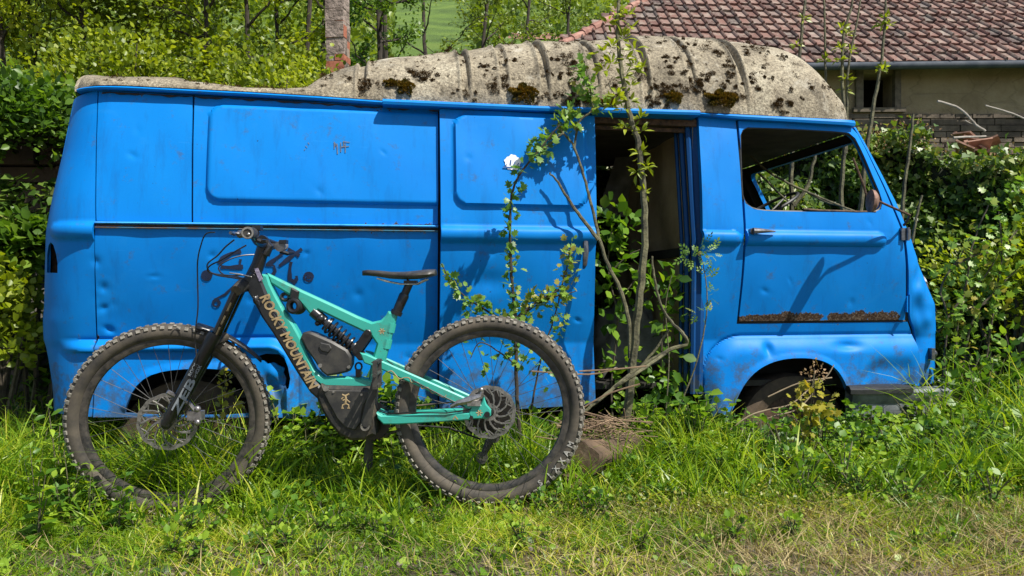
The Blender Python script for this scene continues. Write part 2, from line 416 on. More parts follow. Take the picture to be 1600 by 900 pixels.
# lower side with the rear wheel arch and a torn patch
archr = px([(196,648),(200,634),(212,606),(232,587),(262,578),(300,575),(340,575),(372,580),(392,596),(404,630),(408,648)])
torn = px([(404,556),(416,552),(436,553),(447,559),(452,572),(455,590),(453,604),(449,608),(446,600),(448,591),(443,583),(445,575),(436,571),(428,566),(419,568),(413,563),(406,562)])
lipr = archr[1:-1]
def lower_w(u, z):
    k = base(u, z)+rear_fold(u, z)+archlip(u, z, lipr, .03, .014)
    c = VP(430, 600); cr = np.exp(-((u-c[0])/.05)**2-((z-c[1])/.09)**2)
    return k+cr*(.03+.016*np.sin(u*55+z*38)+.009*np.sin(z*48-u*20))
panel('lower_side_panel', px([(149,353),(684,361),(684,644),(520,648),(466,652),(446,652),(408.5,651),(195.5,651),(148,651)]), lower_w, BLUE, holes=[rnd(archr, it=1), torn], step=.0078,
      rust=lambda u, z: .36*near(z, VP(400,645)[1], .03)+.30*near(u, VP(149, 500)[0], .012)+.42*np.exp(-((u-VP(451,585)[0])/.012)**2-((z-VP(451,585)[1])/.05)**2)+.45*near(z, VP(500,360)[1], .022)*ss(u, VP(300,350)[0], VP(640,350)[0])+.4*np.exp(-((u-VP(153,525)[0])/.014)**2-((z-VP(153,525)[1])/.02)**2))
# sliding door, hung outside the panels
SO = -.045
sdw = lambda u, z: prof(z)+waves(u, z)*1.3+SO+emboss(u, z, 706, 181, 914, 327, .019, .012)+swage(u, z, -9, VP(927, 360)[0]+.03)+.012*np.exp(-((u-VP(760,450)[0])/.1)**2-((z-VP(760,440)[1])/.05)**2)
def emb2(u, z): return 0
slide = panel('sliding_door', px([(687,170),(929,181),(930,400),(931,632),(687,646)], SO), sdw, BLUE, step=.009, flange=.04,
      rust=lambda u, z: .33*near(z, VP(800,640)[1], .03)+.36*near(u, VP(928,560)[0], .012)*near(z, VP(928,560)[1], .12)+.2*near(u, VP(688,400)[0], .01))
u_, z_ = VP(913, 398, SO); b = MB()
b.tube([(u_, SO+.0+.01, z_+.075), (u_, SO-.012, z_+.06), (u_-.002, SO-.02, z_+.01), (u_-.004, SO-.012, z_-.05), (u_-.004, SO+.01, z_-.065)], [.006, .012, .015, .011, .006], 8, flat=.7)
GREYM = M_('tarnished_metal', (.10, .10, .11), (.22, .22, .23), 30, .35, .8)
b.build('door_handle', GREYM, slide)
# B pillar and front fender in one pressing
archf = px([(1126,650),(1138,636),(1147,612),(1162,588),(1182,571),(1210,560),(1245,557),(1275,561),(1296,573),(1309,592),(1315,610),(1318,612)])
archf = chaik(archf, 2)
fenw = lambda u, z: base(u, z)+front_fold(u, z)+swage(u, z, VP(1099,360)[0]-.03, VP(1150,360)[0]+.03)+archlip(u, z, archf[1:-1], .028, .010)
panel('front_fender', px([(1091,180),(1149,184),(1151,506),(1418,503),(1424,520),(1428,560),(1424,598),(1324,606),(1318,612)])+archf[::-1][1:-1]+px([(1128,646),(1104,650),(1099,600),(1096,400)]), fenw, BLUE, step=.0075, flange=.03,
      rust=lambda u, z: .30*near(z, VP(1380,601)[1], .012)+.35*near(u, VP(1100,610)[0], .03)*near(z, VP(1100,625)[1], .04)+.25*near(z, VP(1200,508)[1], .01))
# cab door with its open window
win = px([(1156,212),(1160,203),(1168,199),(1230,201),(1300,205),(1326,208),(1337,216),(1345,232),(1374,300),(1379,316),(1376,327),(1366,332),(1260,331),(1200,330),(1178,327),(1165,318),(1159,300)])
zdb = VP(1280, 500)[1]
cd = panel('cab_door', px([(1153,189),(1330,198),(1344,208),(1411,362),(1413,500),(1154,502)]), lambda u, z: base(u, z)-.004+swage(u, z, VP(1155,360)[0]-.03, VP(1384,360)[0]), BLUE, holes=[win], step=.009, flange=.035,
      rust=lambda u, z: .80*ss(-z, -zdb-.046-.011*np.sin(u*13+1)-.009*np.sin(u*41)-.016*ss(u, 3.2, 3.7), -zdb-.018)*(.45+.55*ss(np.abs(u-VP(1281,495)[0]-.02), .004, .04))*(1-ss(u, VP(1400,495)[0], VP(1412,495)[0])) +.05)
b = MB(); u0, z0 = VP(1172, 362); w0 = -.035
b.tube([(u0, 0, z0), (u0, w0, z0)], .016, 12); b.tube([(u0-.004, w0-.006, z0), (u0+.03, w0-.010, z0+.001), (u0+.07, w0-.008, z0+.001), (u0+.115, w0-.003, z0-.001)], [.017, .013, .009, .003], 10)
b.build('door_handle', GREYM, cd)
def follow(pts, off): return [(p[0], float(base(np.array([p[0]]), np.array([p[1]]))[0])+off, p[1]) for p in pts]
b = MB(); b.tube(follow(dens(rnd(win, it=1), .03), .006), .0065, 6, closed=True); b.build('window_seal', BLACKR, cd)
b = MB(); b.tube(follow(px([(1255,327),(1280,329),(1340,331),(1368,331)]), .0), .007, 6)
b.tube(follow(px([(1338,245),(1356,290),(1362,312)]), .03), .006, 6); b.build('window_channel', RUSTY, cd)
# hinges
for (a, c) in ((1412, 366), (1416, 475)):
    b = MB(); u0, z0 = VP(a, c); w0 = float(base(np.array([u0]), np.array([z0]))[0])
    if a == 1412:
        b.box((u0-.006, w0-.014, z0), (.030, .022, .062)); b.tube([(u0+.012, w0-.03, z0-.034), (u0+.012, w0-.03, z0+.034)], .008, 8); b.box((u0+.028, w0-.006, z0), (.02, .02, .05))
    else: b.box((u0, w0-.008, z0), (.018, .016, .085)); b.tube([(u0+.006, w0-.018, z0-.05), (u0+.006, w0-.018, z0+.05)], .006, 8)
    b.build('door_hinge', GREYM if a == 1412 else BLUE, van)
# mirror on its arm
b = MB(); A = VP(1412, 352); Bq = VP(1402, 338); m0 = VL(1366, 314, -.20)
b.tube([(A[0], .0, A[1]), (A[0]-.003, -.03, A[1]+.02), (A[0]-.02, -.07, A[1]+.045), (m0[0]+.05, -.16, m0[1]+.005), (m0[0]+.012, -.19, m0[1])], [.007, .006, .006, .006, .008], 8)
arm = b.build('mirror_arm', M_('rusty_arm', (.03, .02, .018), (.16, .08, .05), 60, .7, .3), van)
b = MB(); c = Vector((m0[0], -.195, m0[1])); ax = Vector((-.93, .25, .05)).normalized()
b.tube([c+ax*.020, c+ax*.016, c+ax*.0, c-ax*.014, c-ax*.024], [.050, .056, .052, .035, .008], 20); b.build('mirror_head', M_('rusty_mirror', (.10, .055, .04), (.28, .17, .13), 40, .75, .2, .3, 90), arm)
# nose strip from windscreen pillar to bumper
nz = lambda z: uF(z)
sil = [(float(uF(z))-.0055, z) for z in np.linspace(VL(1450, 602, .05)[1], VL(1335, 191, .08)[1], 40)]
def nosew(u, z):
    c1 = VP(1436, 440); c2 = VP(1450, 500)
    return base(u, z)+.02*np.exp(-((u-c1[0])/.03)**2-((z-c1[1])/.05)**2)-.012*np.exp(-((u-c2[0])/.04)**2-((z-c2[1])/.04)**2)+.010*np.sin(z*34+1)*ss(-z, -1.1, -.95)*np.exp(-((u-VP(1432,500)[0])/.03)**2)
panel('nose_panel', px([(1340,197),(1347,207),(1417,360),(1419,480),(1424,505),(1432,530),(1435,560),(1430,603)])[::-1]+[] if False else px([(1430,603)])+sil+px([(1340,197),(1348,209),(1417,360),(1419,480),(1424,505),(1432,530),(1435,560)]), nosew, BLUE, step=.009,
      rust=lambda u, z: .30*near(u, VP(1433,560)[0], .01))
# dark strip closing the gap behind the door, and behind all seams
def back(name, a, b_, c, d, off):
    v = []; f = []; n = 24; us = np.linspace(a, b_, n); zs = np.linspace(c, d, n)
    for i in range(n):
        for j in range(n): v.append((us[i], float(prof(zs[j]))+off+float(corner(np.array(uF(zs[j])-us[i]), RF, .97)), zs[j]))
    for i in range(n-1):
        for j in range(n-1): f.append((i*n+j, (i+1)*n+j, (i+1)*n+j+1, i*n+j+1))
    return v, f
b = MB()
for (a0, a1, y0, y1) in ((148, 156, 140, 575), (296, 308, 145, 352), (670, 700, 165, 640)):
    b.add(*back('', VP(a0, 300)[0], VP(a1, 300)[0], VP(400, y1)[1], VP(400, y0)[1], .022))
# door frame behind the cab door's edge and the slanted pillar
sb_ = lambda l, o=.030: [(q[0], float(base(np.array([q[0]]), np.array([q[1]]))[0])+o, q[1]) for q in dens(px(l), .05)[:-1] if True]
def open_(l): return [p for i in range(len(l)-1) for p in [((l[i][0]*(1-k/4)+l[i+1][0]*k/4), (l[i][1]*(1-k/4)+l[i+1][1]*k/4)) for k in range(4)]]+[l[-1]]
sq = lambda l, o=.022: [(q[0], float(base(np.array([q[0]]), np.array([q[1]]))[0])+o, q[1]) for q in px(open_(l))]
b.tube(sq([(1152,190),(1152,340),(1153,500)]), .014, 6)
b.tube(sq([(1340,203),(1414,362),(1417,490),(1421,510),(1430,540),(1430,560),(1427,600)]), .014, 6)
b.tube(sq([(1152,504),(1416,502)], .014), .010, 6)
b.each('seam_backing', DARKM, van)
# rest of the shell: rear, far side, front
farmap = lambda u, w, z: np.stack([u, WID-w, z], 1)
wf2 = [(a, c) for a, c in win]
q0 = VL(905, 234, 1.5); q1 = VL(968, 180, 1.5)
side_out = [(float(uR(z))+.004, z) for z in np.linspace(.30, 1.70, 20)]+[(float(uF(z))-.0055, z) for z in np.linspace(1.68, .36, 20)]
panel('far_side_panel', side_out, lambda u, z: prof(z)+corner(u-uR(z), RC, .985)+corner(uF(z)-u, RF, .97), BLUE,
      holes=[wf2, [(q0[0], q0[1]), (q1[0], q0[1]), (q1[0], q1[1]), (q0[0], q1[1])]], step=.03, mp=farmap, flip=True)
zz = np.linspace(.36, 1.68, 30)
def frmap(a, u, z): return np.stack([u, a+prof(z), z], 1)
def frw(a, z):
    W2 = WID-2*prof(z); t = np.clip((RF-a)/RF, 0, 1); t2 = np.clip((RF-(W2-a))/RF, 0, 1)
    return uF(z)-RF*(1-np.sqrt(1-t*t))-RF*(1-np.sqrt(1-t2*t2))
panel('front_panel', [(.09, .36), (WID-.19, .36), (WID-.24, 1.70), (.06, 1.70)], frw, BLUE, holes=[rnd(dens([(.13, 1.20), (WID-.27, 1.20), (WID-.30, 1.655), (.12, 1.655)], .1), it=2)], step=.02, mp=frmap, flange=-.03)
def rrw(a, z):
    W2 = WID-2*prof(z); t = np.clip((RC-a)/RC, 0, 1); t2 = np.clip((RC-(W2-a))/RC, 0, 1)
    return uR(z)+RC*(1-np.sqrt(1-t*t))+RC*(1-np.sqrt(1-t2*t2))
panel('rear_panel', [(.12, .30), (WID-.23, .30), (WID-.23, 1.70), (.12, 1.70)], rrw, BLUE, step=.025, mp=frmap, flip=True)
# floor, wheel housings, headliner
b = MB(); UL = float(uF(.6))
b.box((UL/2, WID/2, .36), (UL-.5, WID-.40, .03))
b.box((VP(1230,600)[0], .65, .60), (.80, .9, .012)); b.box((VP(1230,600)[0], .48, .45), (.80, .01, .36)); b.box((VP(1108,600)[0]+.03, .35, .42), (.01, .40, .36)); b.box((VP(1330,600)[0], .35, .46), (.01, .40, .27))
b.box((VP(1370,600)[0], .3, .42), (.28, .3, .01))
b.box((VP(300,600)[0], .45, .45), (.85, .01, .4)); b.box((VP(300,600)[0], .34, .60), (.85, .34, .01)); b.box((VP(195,600)[0]-.02, .35, .43), (.01, .34, .36)); b.box((VP(470,600)[0], .35, .43), (.01, .36, .36))
b.build('floor_pan', DARKM, van, sm=False)
b = MB(); uh = float(uF(1.70))-.05; b.box(((uh+2.3)/2, WID/2, 1.705), (uh-2.3, WID-.34, .012)); b.build('headliner', M_('dusty_headliner', (.03, .025, .02), (.09, .075, .055), 5, .9), van, sm=False)
# bulkhead curtain behind the seats, hanging in folds
ub = VL(1087, 400, .08)[0]; v = []; f = []; nn, mm = 50, 40
for i in range(nn):
    for j in range(mm):
        a = i/(nn-1); z = .37+1.31*j/(mm-1); ww = .09+1.40*a
        v.append((ub+.012*math.sin(a*26+3*math.sin(z*3))*(.4+.6*(1-j/mm))+.01*math.sin(z*7+a*5)+(-.02 if z < 1.02 else 0), ww, z))
for i in range(nn-1):
    for j in range(mm-1): f.append((i*mm+j, (i+1)*mm+j, (i+1)*mm+j+1, i*mm+j+1))
mesh('bulkhead', v, f, M_('brown_board', (.34, .24, .13), (.56, .42, .26), 3, .85, 0, .3, 20, .01), van, sm=True)
b = MB(); b.box((ub-.03, .75, 1.045), (.03, 1.35, .045)); b.build('bulkhead_rail', DARKM, van)
# door frame posts of the side opening
b = MB(); u0 = VP(1086, 300)[0]
for (du, ww, s) in ((.0, .05, .02), (-.02, .085, .02), (-.035, .12, .014)):
    b.tube([(u0+du+.012, ww+.03, .33), (u0+du+.004, ww-.01, 1.1), (u0+du, ww+.065, 1.68)], s*.7, 6)
b.tube([(u0+.045, .10, .33), (u0+.045, .06, 1.1), (u0+.04, .12, 1.69)], .028, 6)
b.build('door_jamb', paint('dark_jamb_paint', (.004, .045, .16)), van)  # same blue paint with a darker base than the body
b = MB(); a0 = VP(925, 187)[0]; a1 = VP(1090, 187)[0]; zt = VP(1000, 187)[1]
b.box(((a0+a1)/2, .10, zt-.005), (a1-a0, .03, .03)); b.box(((a0+a1)/2, .13, zt-.035), (a1-a0, .02, .02)); b.build('door_header', RUSTY, van)
# lining panel hanging loose, cables and a grey heap of cloth inside
CLO = M_('grey_cloth', (.12, .12, .105), (.28, .27, .24), 7, .9, 0, .3, 30)
v = []; f = []; p0 = VL(962, 200, 1.1); 
for i in range(8):
    for j in range(24):
        a = i/7; t = j/23; v.append((p0[0]+a*.22+.03*math.sin(t*5)-.10*t*t, 1.10+.05*math.sin(a*5+t*4), p0[1]+.06-t*.62))
for i in range(7):
    for j in range(23): f.append((i*24+j, (i+1)*24+j, (i+1)*24+j+1, i*24+j+1))
o = mesh('hanging_cloth', v, f, CLO, None, sm=True); o.location = van.location; o.rotation_euler = van.rotation_euler
tag(o, 'pale torn cloth hanging inside the open doorway of the van', 'cloth')
b = MB()
for k in range(4):
    x0 = p0[0]+.16+.03*k; b.tube([(x0, 1.0, 1.66), (x0-.05+.04*k, .98, 1.5), (x0+.02, .96, 1.35), (x0-.04, .97, 1.2), (x0-.02*k, .98, 1.0)], .006, 6)
b.build('wiring', BLACKR, van)
v = []; f = []; p0 = VL(940, 470, .55); p1 = VL(1040, 560, .35)
for i in range(26):
    for j in range(20):
        a = i/25; t = j/19; hh = math.sin(math.pi*min(1, t*.95+.03))**.7*math.sin(math.pi*a)**.4
        v.append((p0[0]-.05+a*.62, .35+t*.75, .38+hh*(.38+.06*math.sin(a*13+t*9)+.03*math.sin(a*29-t*17))))
for i in range(25):
    for j in range(19): f.append((i*20+j, (i+1)*20+j, (i+1)*20+j+1, i*20+j+1))
o = mesh('cloth_heap', v, f, CLO, None, sm=True); o.location = van.location; o.rotation_euler = van.rotation_euler
tag(o, 'crumpled grey heap of cloth lying on the van floor in the doorway', 'cloth')
# steering wheel, seen at the far window
sp = Vector((VL(1200, 322, 1.0)[0], 1.0, VL(1200, 326, 1.0)[1])); b = MB(); ax = Vector((-.5, 0, .87)).normalized(); a1 = Vector((.87, 0, .5)); a2 = Vector((0, 1, 0))
b.tube([sp+(a1*math.cos(t)+a2*math.sin(t))*.20 for t in np.linspace(0, 2*math.pi, 36, endpoint=False)], .011, 8, closed=True)
for t in (.3, 2.4, 4.5): b.tube([sp-ax*.03, sp+(a1*math.cos(t)+a2*math.sin(t))*.20], .007, 6)
b.tube([sp-ax*.03, sp-ax*.5], .018, 8); b.build('steering_wheel', BLACKR, van)
# gutter and door rail
def strip(name, a, z0f, z1f, w0, w1, mat, n=60, parent=van, us=None):
    us = us if us is not None else np.linspace(a[0], a[1], n); v = []; f = []; n = len(us)
    for u in us:
        zt_ = float(z1f(u)); zb = float(z0f(u)); wb = float(prof(zb)); e = float(corner(np.array(u-uR(zb)), RC, .97))+float(corner(np.array(uF(zb)-u), RF, .9))
        v += [(u, wb+w1+e, zb), (u, wb+w0+e, zb+.003), (u, wb+w0-.004+e, (zb+zt_)/2), (u, wb+w0+e+.004, zt_-.003), (u, wb+w1+e, zt_)]
    for i in range(n-1):
        for j in range(4): f.append((5*i+j, 5*(i+1)+j, 5*(i+1)+j+1, 5*i+j+1))
    f += [tuple(range(5)), tuple(5*(n-1)+j for j in range(4, -1, -1))]
    o = mesh(name, v, f, mat, parent, angle=40); return o
gp = [(112,133,139),(200,135,142),(300,140,147),(400,145,152),(500,151,158),(600,158,165),(700,163,169),(900,171,176),(1088,176,181),(1150,179,187),(1250,184,193),(1335,188,198)]
gu = [VP(a, b, -.02)[0] for a, b, c in gp]; gt = [VP(a, b, -.02)[1] for a, b, c in gp]; gb = [VP(a, c, -.02)[1] for a, b, c in gp]
zgut = lambda u: np.interp(u, gu, gt)
strip('roof_gutter', (gu[0], gu[-1]), lambda u: np.interp(u, gu, gb), zgut, -.034, .05, BLUE, 160)
ru = [VP(598,155,-.06), VP(840,166,-.06), VP(1091,173,-.06)]; rl = [VP(600,165,-.06), VP(840,175,-.06), VP(1091,182,-.06)]
strip('door_rail', (ru[0][0], ru[2][0]), lambda u: np.interp(u, [q[0] for q in rl], [q[1] for q in rl]), lambda u: np.interp(u, [q[0] for q in ru], [q[1] for q in ru]), -.078, .03, BLUE, 60)
# dark rusty slot under the rail and gutter
strip('gutter_sealant', (VP(160,150)[0], VP(690,150)[0]), lambda u: np.interp(u, gu, gb)-.013+.003*math.sin(u*37)+.002*math.sin(u*91), lambda u: np.interp(u, gu, gb)-.001, -.006, .02, M_('black_rust', (.010, .008, .008), (.06, .035, .02), 40, .8), 260)
# belt slide channel on the side
bz = lambda y: (lambda u: np.interp(u, [VP(150,y)[0], VP(684,y+6)[0]], [VP(150,y)[1], VP(684,y+6)[1]]))
strip('belt_channel', (VP(150,350)[0], VP(684,350)[0]), bz(350.5), bz(345.5), -.016, .01, paint('channel_paint', (.05, .34, .85), 2), 80)  # lighter blue base than the body draws the bright line along the channel
strip('belt_channel_slot', (VP(150,350)[0], VP(684,350)[0]), bz(353.5), bz(350.5), -.010, .02, M_('slot_rust', (.022, .014, .010), (.17, .10, .055), 9, .85), 80)
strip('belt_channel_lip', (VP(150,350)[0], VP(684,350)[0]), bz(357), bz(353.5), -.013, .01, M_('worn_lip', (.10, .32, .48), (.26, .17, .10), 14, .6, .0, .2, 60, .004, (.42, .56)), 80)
# ---------------------------------------------------------------- raised roof
rt = np.array([(60,119),(118,119),(290,120),(297,127),(330,131),(385,137),(440,139),(480,135),(500,121),(530,108),(560,100),(640,88),(720,79),(785,70),(860,66),(940,62),(1010,57),(1080,59),(1150,65),(1215,76),(1250,92),(1275,112),(1292,130),(1305,146),(1318,163),(1330,180),(1337,189),(1400,230)], float)
rt[:, 1] -= 0
us = np.concatenate([[float(uR(1.7))+.045], np.arange(float(uR(1.7))+.052, VP(1337,192)[0]-.005, .005)]); nw = 60
wn = .5-.5*np.cos(np.linspace(0, math.pi, nw)); wc = WID/2; hwid = WID/2-.045
def shape(t, p=2.7, q=.5): return np.clip(1-np.abs(t)**p, 0, 1)**q
tt = wn*2-1
gr = [(VP(x, 140)[0], h) for x, h in ((565, 1), (727, 1), (787, .6), (850, 1), (929, .7), (1007, 1), (1079, .6), (1157, 1))]
v = []
def endcap(u, ww): return 0
H = []
for u in us:
    z0 = float(zgut(u)); lo, hi = .0, 1.2
    for _ in range(18):
        h = (lo+hi)/2; el_ = float(corner(np.array(u-us[0]), .2, .93)); er_ = float(corner(np.array(us[-1]-u), .16, .9)); hw_ = hwid-max(el_, er_); w_ = wc+tt*hw_; z_ = z0+h*shape(tt); X = OX+u*ex-w_*ey; Y = OY+u*ey+w_*ex
        pxx = 800+X*F/Y; pyy = 450-(z_-CZ)*F/Y; d = (pyy-np.interp(pxx, rt[:, 0], rt[:, 1])).min()
        if d > 0: lo = h
        else: hi = h
    H.append(h)
H = np.array(H); H = np.convolve(np.pad(H, 3, 'edge'), np.ones(7)/7, 'valid')
for i, u in enumerate(us):
    z0 = float(zgut(u)); g = 0
    for (gu_, gs) in gr:
        x = u-gu_; g = g+gs*(-1.0*ss(.020-abs(x), 0, .006)+.55*np.exp(-((abs(x)-.028)/.007)**2))
    g = g*ss(H[i], .08, .2); bul = 0
    el_ = float(corner(np.array(u-us[0]), .2, .93)); er_ = float(corner(np.array(us[-1]-u), .16, .9)); hw_ = hwid-max(el_, er_); lump = .004*math.sin(u*9+1)+.003*math.sin(u*23)
    sp_ = shape(tt); zq = z0+H[i]*sp_*(1+.045*g)+lump*sp_; ww = wc+tt*hw_*(1+.030*g*np.clip(sp_*2, 0, 1))
    ww = ww+.006*np.sin(u*14+tt*3)*sp_
    v.append(np.stack([np.full(nw, u), ww, zq], 1))
v = np.array(v); rv = v.copy(); ni = len(us)
idx = np.arange(ni*nw).reshape(ni, nw)
f = np.stack([idx[:-1, :-1], idx[1:, :-1], idx[1:, 1:], idx[:-1, 1:]], -1).reshape(-1, 4)
endv = np.array([[us[0], w_, float(zgut(us[0]))] for w_ in v[0, :, 1]]); allv = np.concatenate([v.reshape(-1, 3), endv])
f2 = np.array([[ni*nw+j, j, j+1, ni*nw+j+1] for j in range(nw-1)])
m, nt, bs = newmat('weathered_fibre_roof'); co = coords(nt)
c = ramp(nt, noise(nt, 3.5, 8, .7, co), [(.3, (.13, .11, .08)), (.5, (.31, .27, .20)), (.7, (.50, .46, .36))]).outputs[0]
sp_ = ramp(nt, noise(nt, 85, 4, .8, co), [(.36, (.42, .39, .34)), (.48, (.8, .78, .74)), (.62, (1.3, 1.27, 1.18))]).outputs[0]
c = mixc(nt, 1.0, c, sp_, 'MULTIPLY')
lich = ramp(nt, noise(nt, 7.5, 7, .7, co, .3), [(.565, (0,0,0)), (.66, (1,1,1))]).outputs[0]
c = mixc(nt, mth(nt, 'MULTIPLY', lich, .80), c, (.045, .034, .018))
c = mixc(nt, mth(nt, 'MULTIPLY', ramp(nt, noise(nt, 26, 5, .7, co), [(.62, (0,0,0)), (.66, (1,1,1))]).outputs[0], .6), c, (.06, .045, .02))
pale = ramp(nt, noise(nt, 4.6, 6, .7, co, .5), [(.58, (0,0,0)), (.66, (1,1,1))]).outputs[0]
c = mixc(nt, mth(nt, 'MULTIPLY', pale, .5), c, (.58, .54, .44))
nt.links.new(c, bs.inputs['Base Color']); bs.inputs['Roughness'].default_value = .9
bump(nt, bs, mth(nt, 'ADD', noise(nt, 60, 6, .75, co), mth(nt, 'MULTIPLY', noise(nt, 9, 4, .6, co), .8)), .9, .012)
roof = mesh('raised_roof', allv, np.concatenate([f, f2]), m, van, angle=60)
# moss on the roof: cushions of tiny shoots
def roofpt(pxq, pyq):
    X = OX+rv[:, :nw//2, 0]*ex-rv[:, :nw//2, 1]*ey; Y = OY+rv[:, :nw//2, 0]*ey+rv[:, :nw//2, 1]*ex
    a = 800+X*F/Y-pxq; b_ = 450-(rv[:, :nw//2, 2]-CZ)*F/Y-pyq; k = np.argmin(a*a+b_*b_); return rv[:, :nw//2].reshape(-1, 3)[k]
# ---------------------------------------------------------------- leaves and blades (vectorised)
def leaf_tpl(kind):
    if kind == 'oval':      # x = width, y = length, z = fold
        v = [(0,0,0),(.32,.30,.07),(.36,.60,.09),(0,1,-.04),(-.36,.60,.09),(-.32,.30,.07),(0,.45,0)]
        f = [(0,1,6),(1,2,6),(2,3,6),(3,4,6),(4,5,6),(5,0,6)]
    elif kind == 'long':
        v = [(0,0,0),(.16,.3,.04),(.17,.6,.02),(0,1,-.16),(-.17,.6,.02),(-.16,.3,.04),(0,.5,0)]
        f = [(0,1,6),(1,2,6),(2,3,6),(3,4,6),(4,5,6),(5,0,6)]
    elif kind == 'lobed':
        a = [(0,0),(.22,.02),(.50,.22),(.30,.36),(.56,.62),(.26,.66),(.16,1.0),(0,.84),(-.16,1.0),(-.26,.66),(-.56,.62),(-.30,.36),(-.50,.22),(-.22,.02)]
        v = [(x, y, .10*abs(x)-.12*y*y) for x, y in a]+[(0,.4,0)]; n = len(a)
        f = [(i, (i+1) % n, n) for i in range(n)]
    elif kind == 'ivy':
        a = [(0,0),(.30,-.10),(.52,.22),(.30,.45),(0,1),(-.30,.45),(-.52,.22),(-.30,-.10)]
        v = [(x, y, .12*abs(x)-.06*y) for x, y in a]+[(0,.35,0)]; n = len(a)
        f = [(i, (i+1) % n, n) for i in range(n)]
    elif kind == 'quad':
        v = [(0,0,0),(.34,.45,.08),(0,1,0),(-.34,.45,.08)]; f = [(0,1,2),(0,2,3)]
    elif kind == 'pinnate':  # a sprig of leaflets
        v = []; f = []
        for k, (x, y, s, ang) in enumerate([(0,.62,.40,0),(.02,.48,.34,.9),(-.02,.48,.34,-.9),(.02,.28,.30,1.05),(-.02,.28,.30,-1.05),(.02,.1,.24,1.15),(-.02,.1,.24,-1.15)]):
            o = len(v); c, s_ = math.cos(ang), math.sin(ang)
            for (a, b) in ((0,0),(.28,.5),(0,1),(-.28,.5)):
                a *= s; b *= s; v.append((x+a*c+b*s_, y-a*s_+b*c, .25*abs(a)-.08*b))
            f += [(o,o+1,o+2),(o,o+2,o+3)]
    return np.array(v, float), np.array(f)
def unit(a): return a/np.maximum(np.linalg.norm(a, axis=-1, keepdims=True), 1e-9)
def leafgeo(pos, direc, size, kind='oval', face=None, jit=.5, tint=None):
    """pos (N,3), direc (N,3) way each leaf points, size (N,), face (N,3) way its upper side looks"""
    tv, tf = leaf_tpl(kind); n = len(pos); y = unit(direc+rng.normal(0, jit, (n, 3)))
    up = (face if face is not None else np.tile([0, -.35, .9], (n, 1)))+rng.normal(0, jit, (n, 3))
    x = unit(np.cross(y, up)); z = np.cross(x, y)
    sz = np.broadcast_to(size, (n,))*rng.uniform(.65, 1.25, n); curl = rng.uniform(-.5, 2.2, n)
    v = pos[:, None]+sz[:, None, None]*(x[:, None]*tv[None, :, 0:1]+y[:, None]*tv[None, :, 1:2]+z[:, None]*(tv[None, :, 2:3]*curl[:, None, None]))
    f = tf[None]+(np.arange(n)*len(tv))[:, None, None]
    t = tint if tint is not None else rng.uniform(0, 1, n)
    return v.reshape(-1, 3), f.reshape(-1, tf.shape[1]), np.repeat(t, len(tv))
def join(parts):
    v = []; f = []; t = []; o = 0
    for a, b, c in parts: v.append(a); f.append(b+o); t.append(c); o += len(a)
    return np.concatenate(v), np.concatenate(f), np.concatenate(t)
def leafobj(name, geo, mat, parent=None): return mesh(name, geo[0], geo[1], mat, parent, sm=False, tint=geo[2])
def blades(pos, h, wd, lean=.35, bend=.6, dirn=None, lv=5, tint=None):
    n = len(pos); th = rng.uniform(0, 2*math.pi, n) if dirn is None else dirn
    d = np.stack([np.cos(th), np.sin(th), np.zeros(n)], 1); fa = rng.uniform(0, math.pi, n); s = np.stack([np.cos(fa), np.sin(fa), np.zeros(n)], 1)
    ln = np.abs(rng.normal(0, lean, n)); bd = rng.uniform(.1, 1, n)*bend; h = np.broadcast_to(h, (n,)); wd = np.broadcast_to(wd, (n,))
    V = []
    for k in range(lv):
        t = k/(lv-1); zz = t*(1-.45*bd*t*t); hh = ln*t+bd*t**2.2
        c = pos+d*(hh*h)[:, None]+np.array([0, 0, 1.])*(zz*h)[:, None]; ww = wd*(1-t**1.8)*(.75+.5*min(1, t*3))*.5+.0002
        V += [c-s*ww[:, None], c+s*ww[:, None]]
    V = np.stack(V, 1); f = np.array([[2*k, 2*k+1, 2*k+3, 2*k+2] for k in range(lv-1)])
    F_ = f[None]+(np.arange(n)*2*lv)[:, None, None]; t = tint if tint is not None else rng.uniform(0, 1, n)
    return V.reshape(-1, 3), F_.reshape(-1, 4), np.repeat(t, 2*lv)
# ---------------------------------------------------------------- moss on the roof
MOSS = leafmat('moss', [(0, (.022, .024, .007)), (.35, (.08, .065, .010)), (.7, (.17, .10, .014)), (1, (.28, .15, .02))], .15, .9, spec=.1)
DMOSS = leafmat('dry_lichen', [(0, (.028, .018, .010)), (.5, (.075, .046, .020)), (1, (.17, .10, .04))], .05, .95, spec=.1)
def cushion(c, rx, rz, n, sz, depth=.03):
    th = rng.uniform(0, 2*math.pi, n); r_ = np.sqrt(rng.uniform(0, 1, n)); dome = np.sqrt(np.clip(1-r_*r_, 0, 1))
    lump = .75+.25*np.sin(th*5+r_*7)
    p = np.stack([c[0]+rx*r_*np.cos(th)*lump, c[1]-depth*dome*lump+.35*rz*r_*np.sin(th)+.004, c[2]+rz*r_*np.sin(th)*lump+depth*.3*dome], 1)
    nrm = unit(np.stack([np.cos(th)*r_, -.8*dome-.2, np.sin(th)*r_+.5], 1))
    return leafgeo(p, nrm, np.full(n, sz), 'quad', face=rng.normal(0, 1, (n, 3)), jit=.35, tint=np.clip(.35+.5*dome*rng.uniform(0, 1, n)+rng.normal(0, .12, n)+.25*np.sin(th*3)*r_, 0, 1))
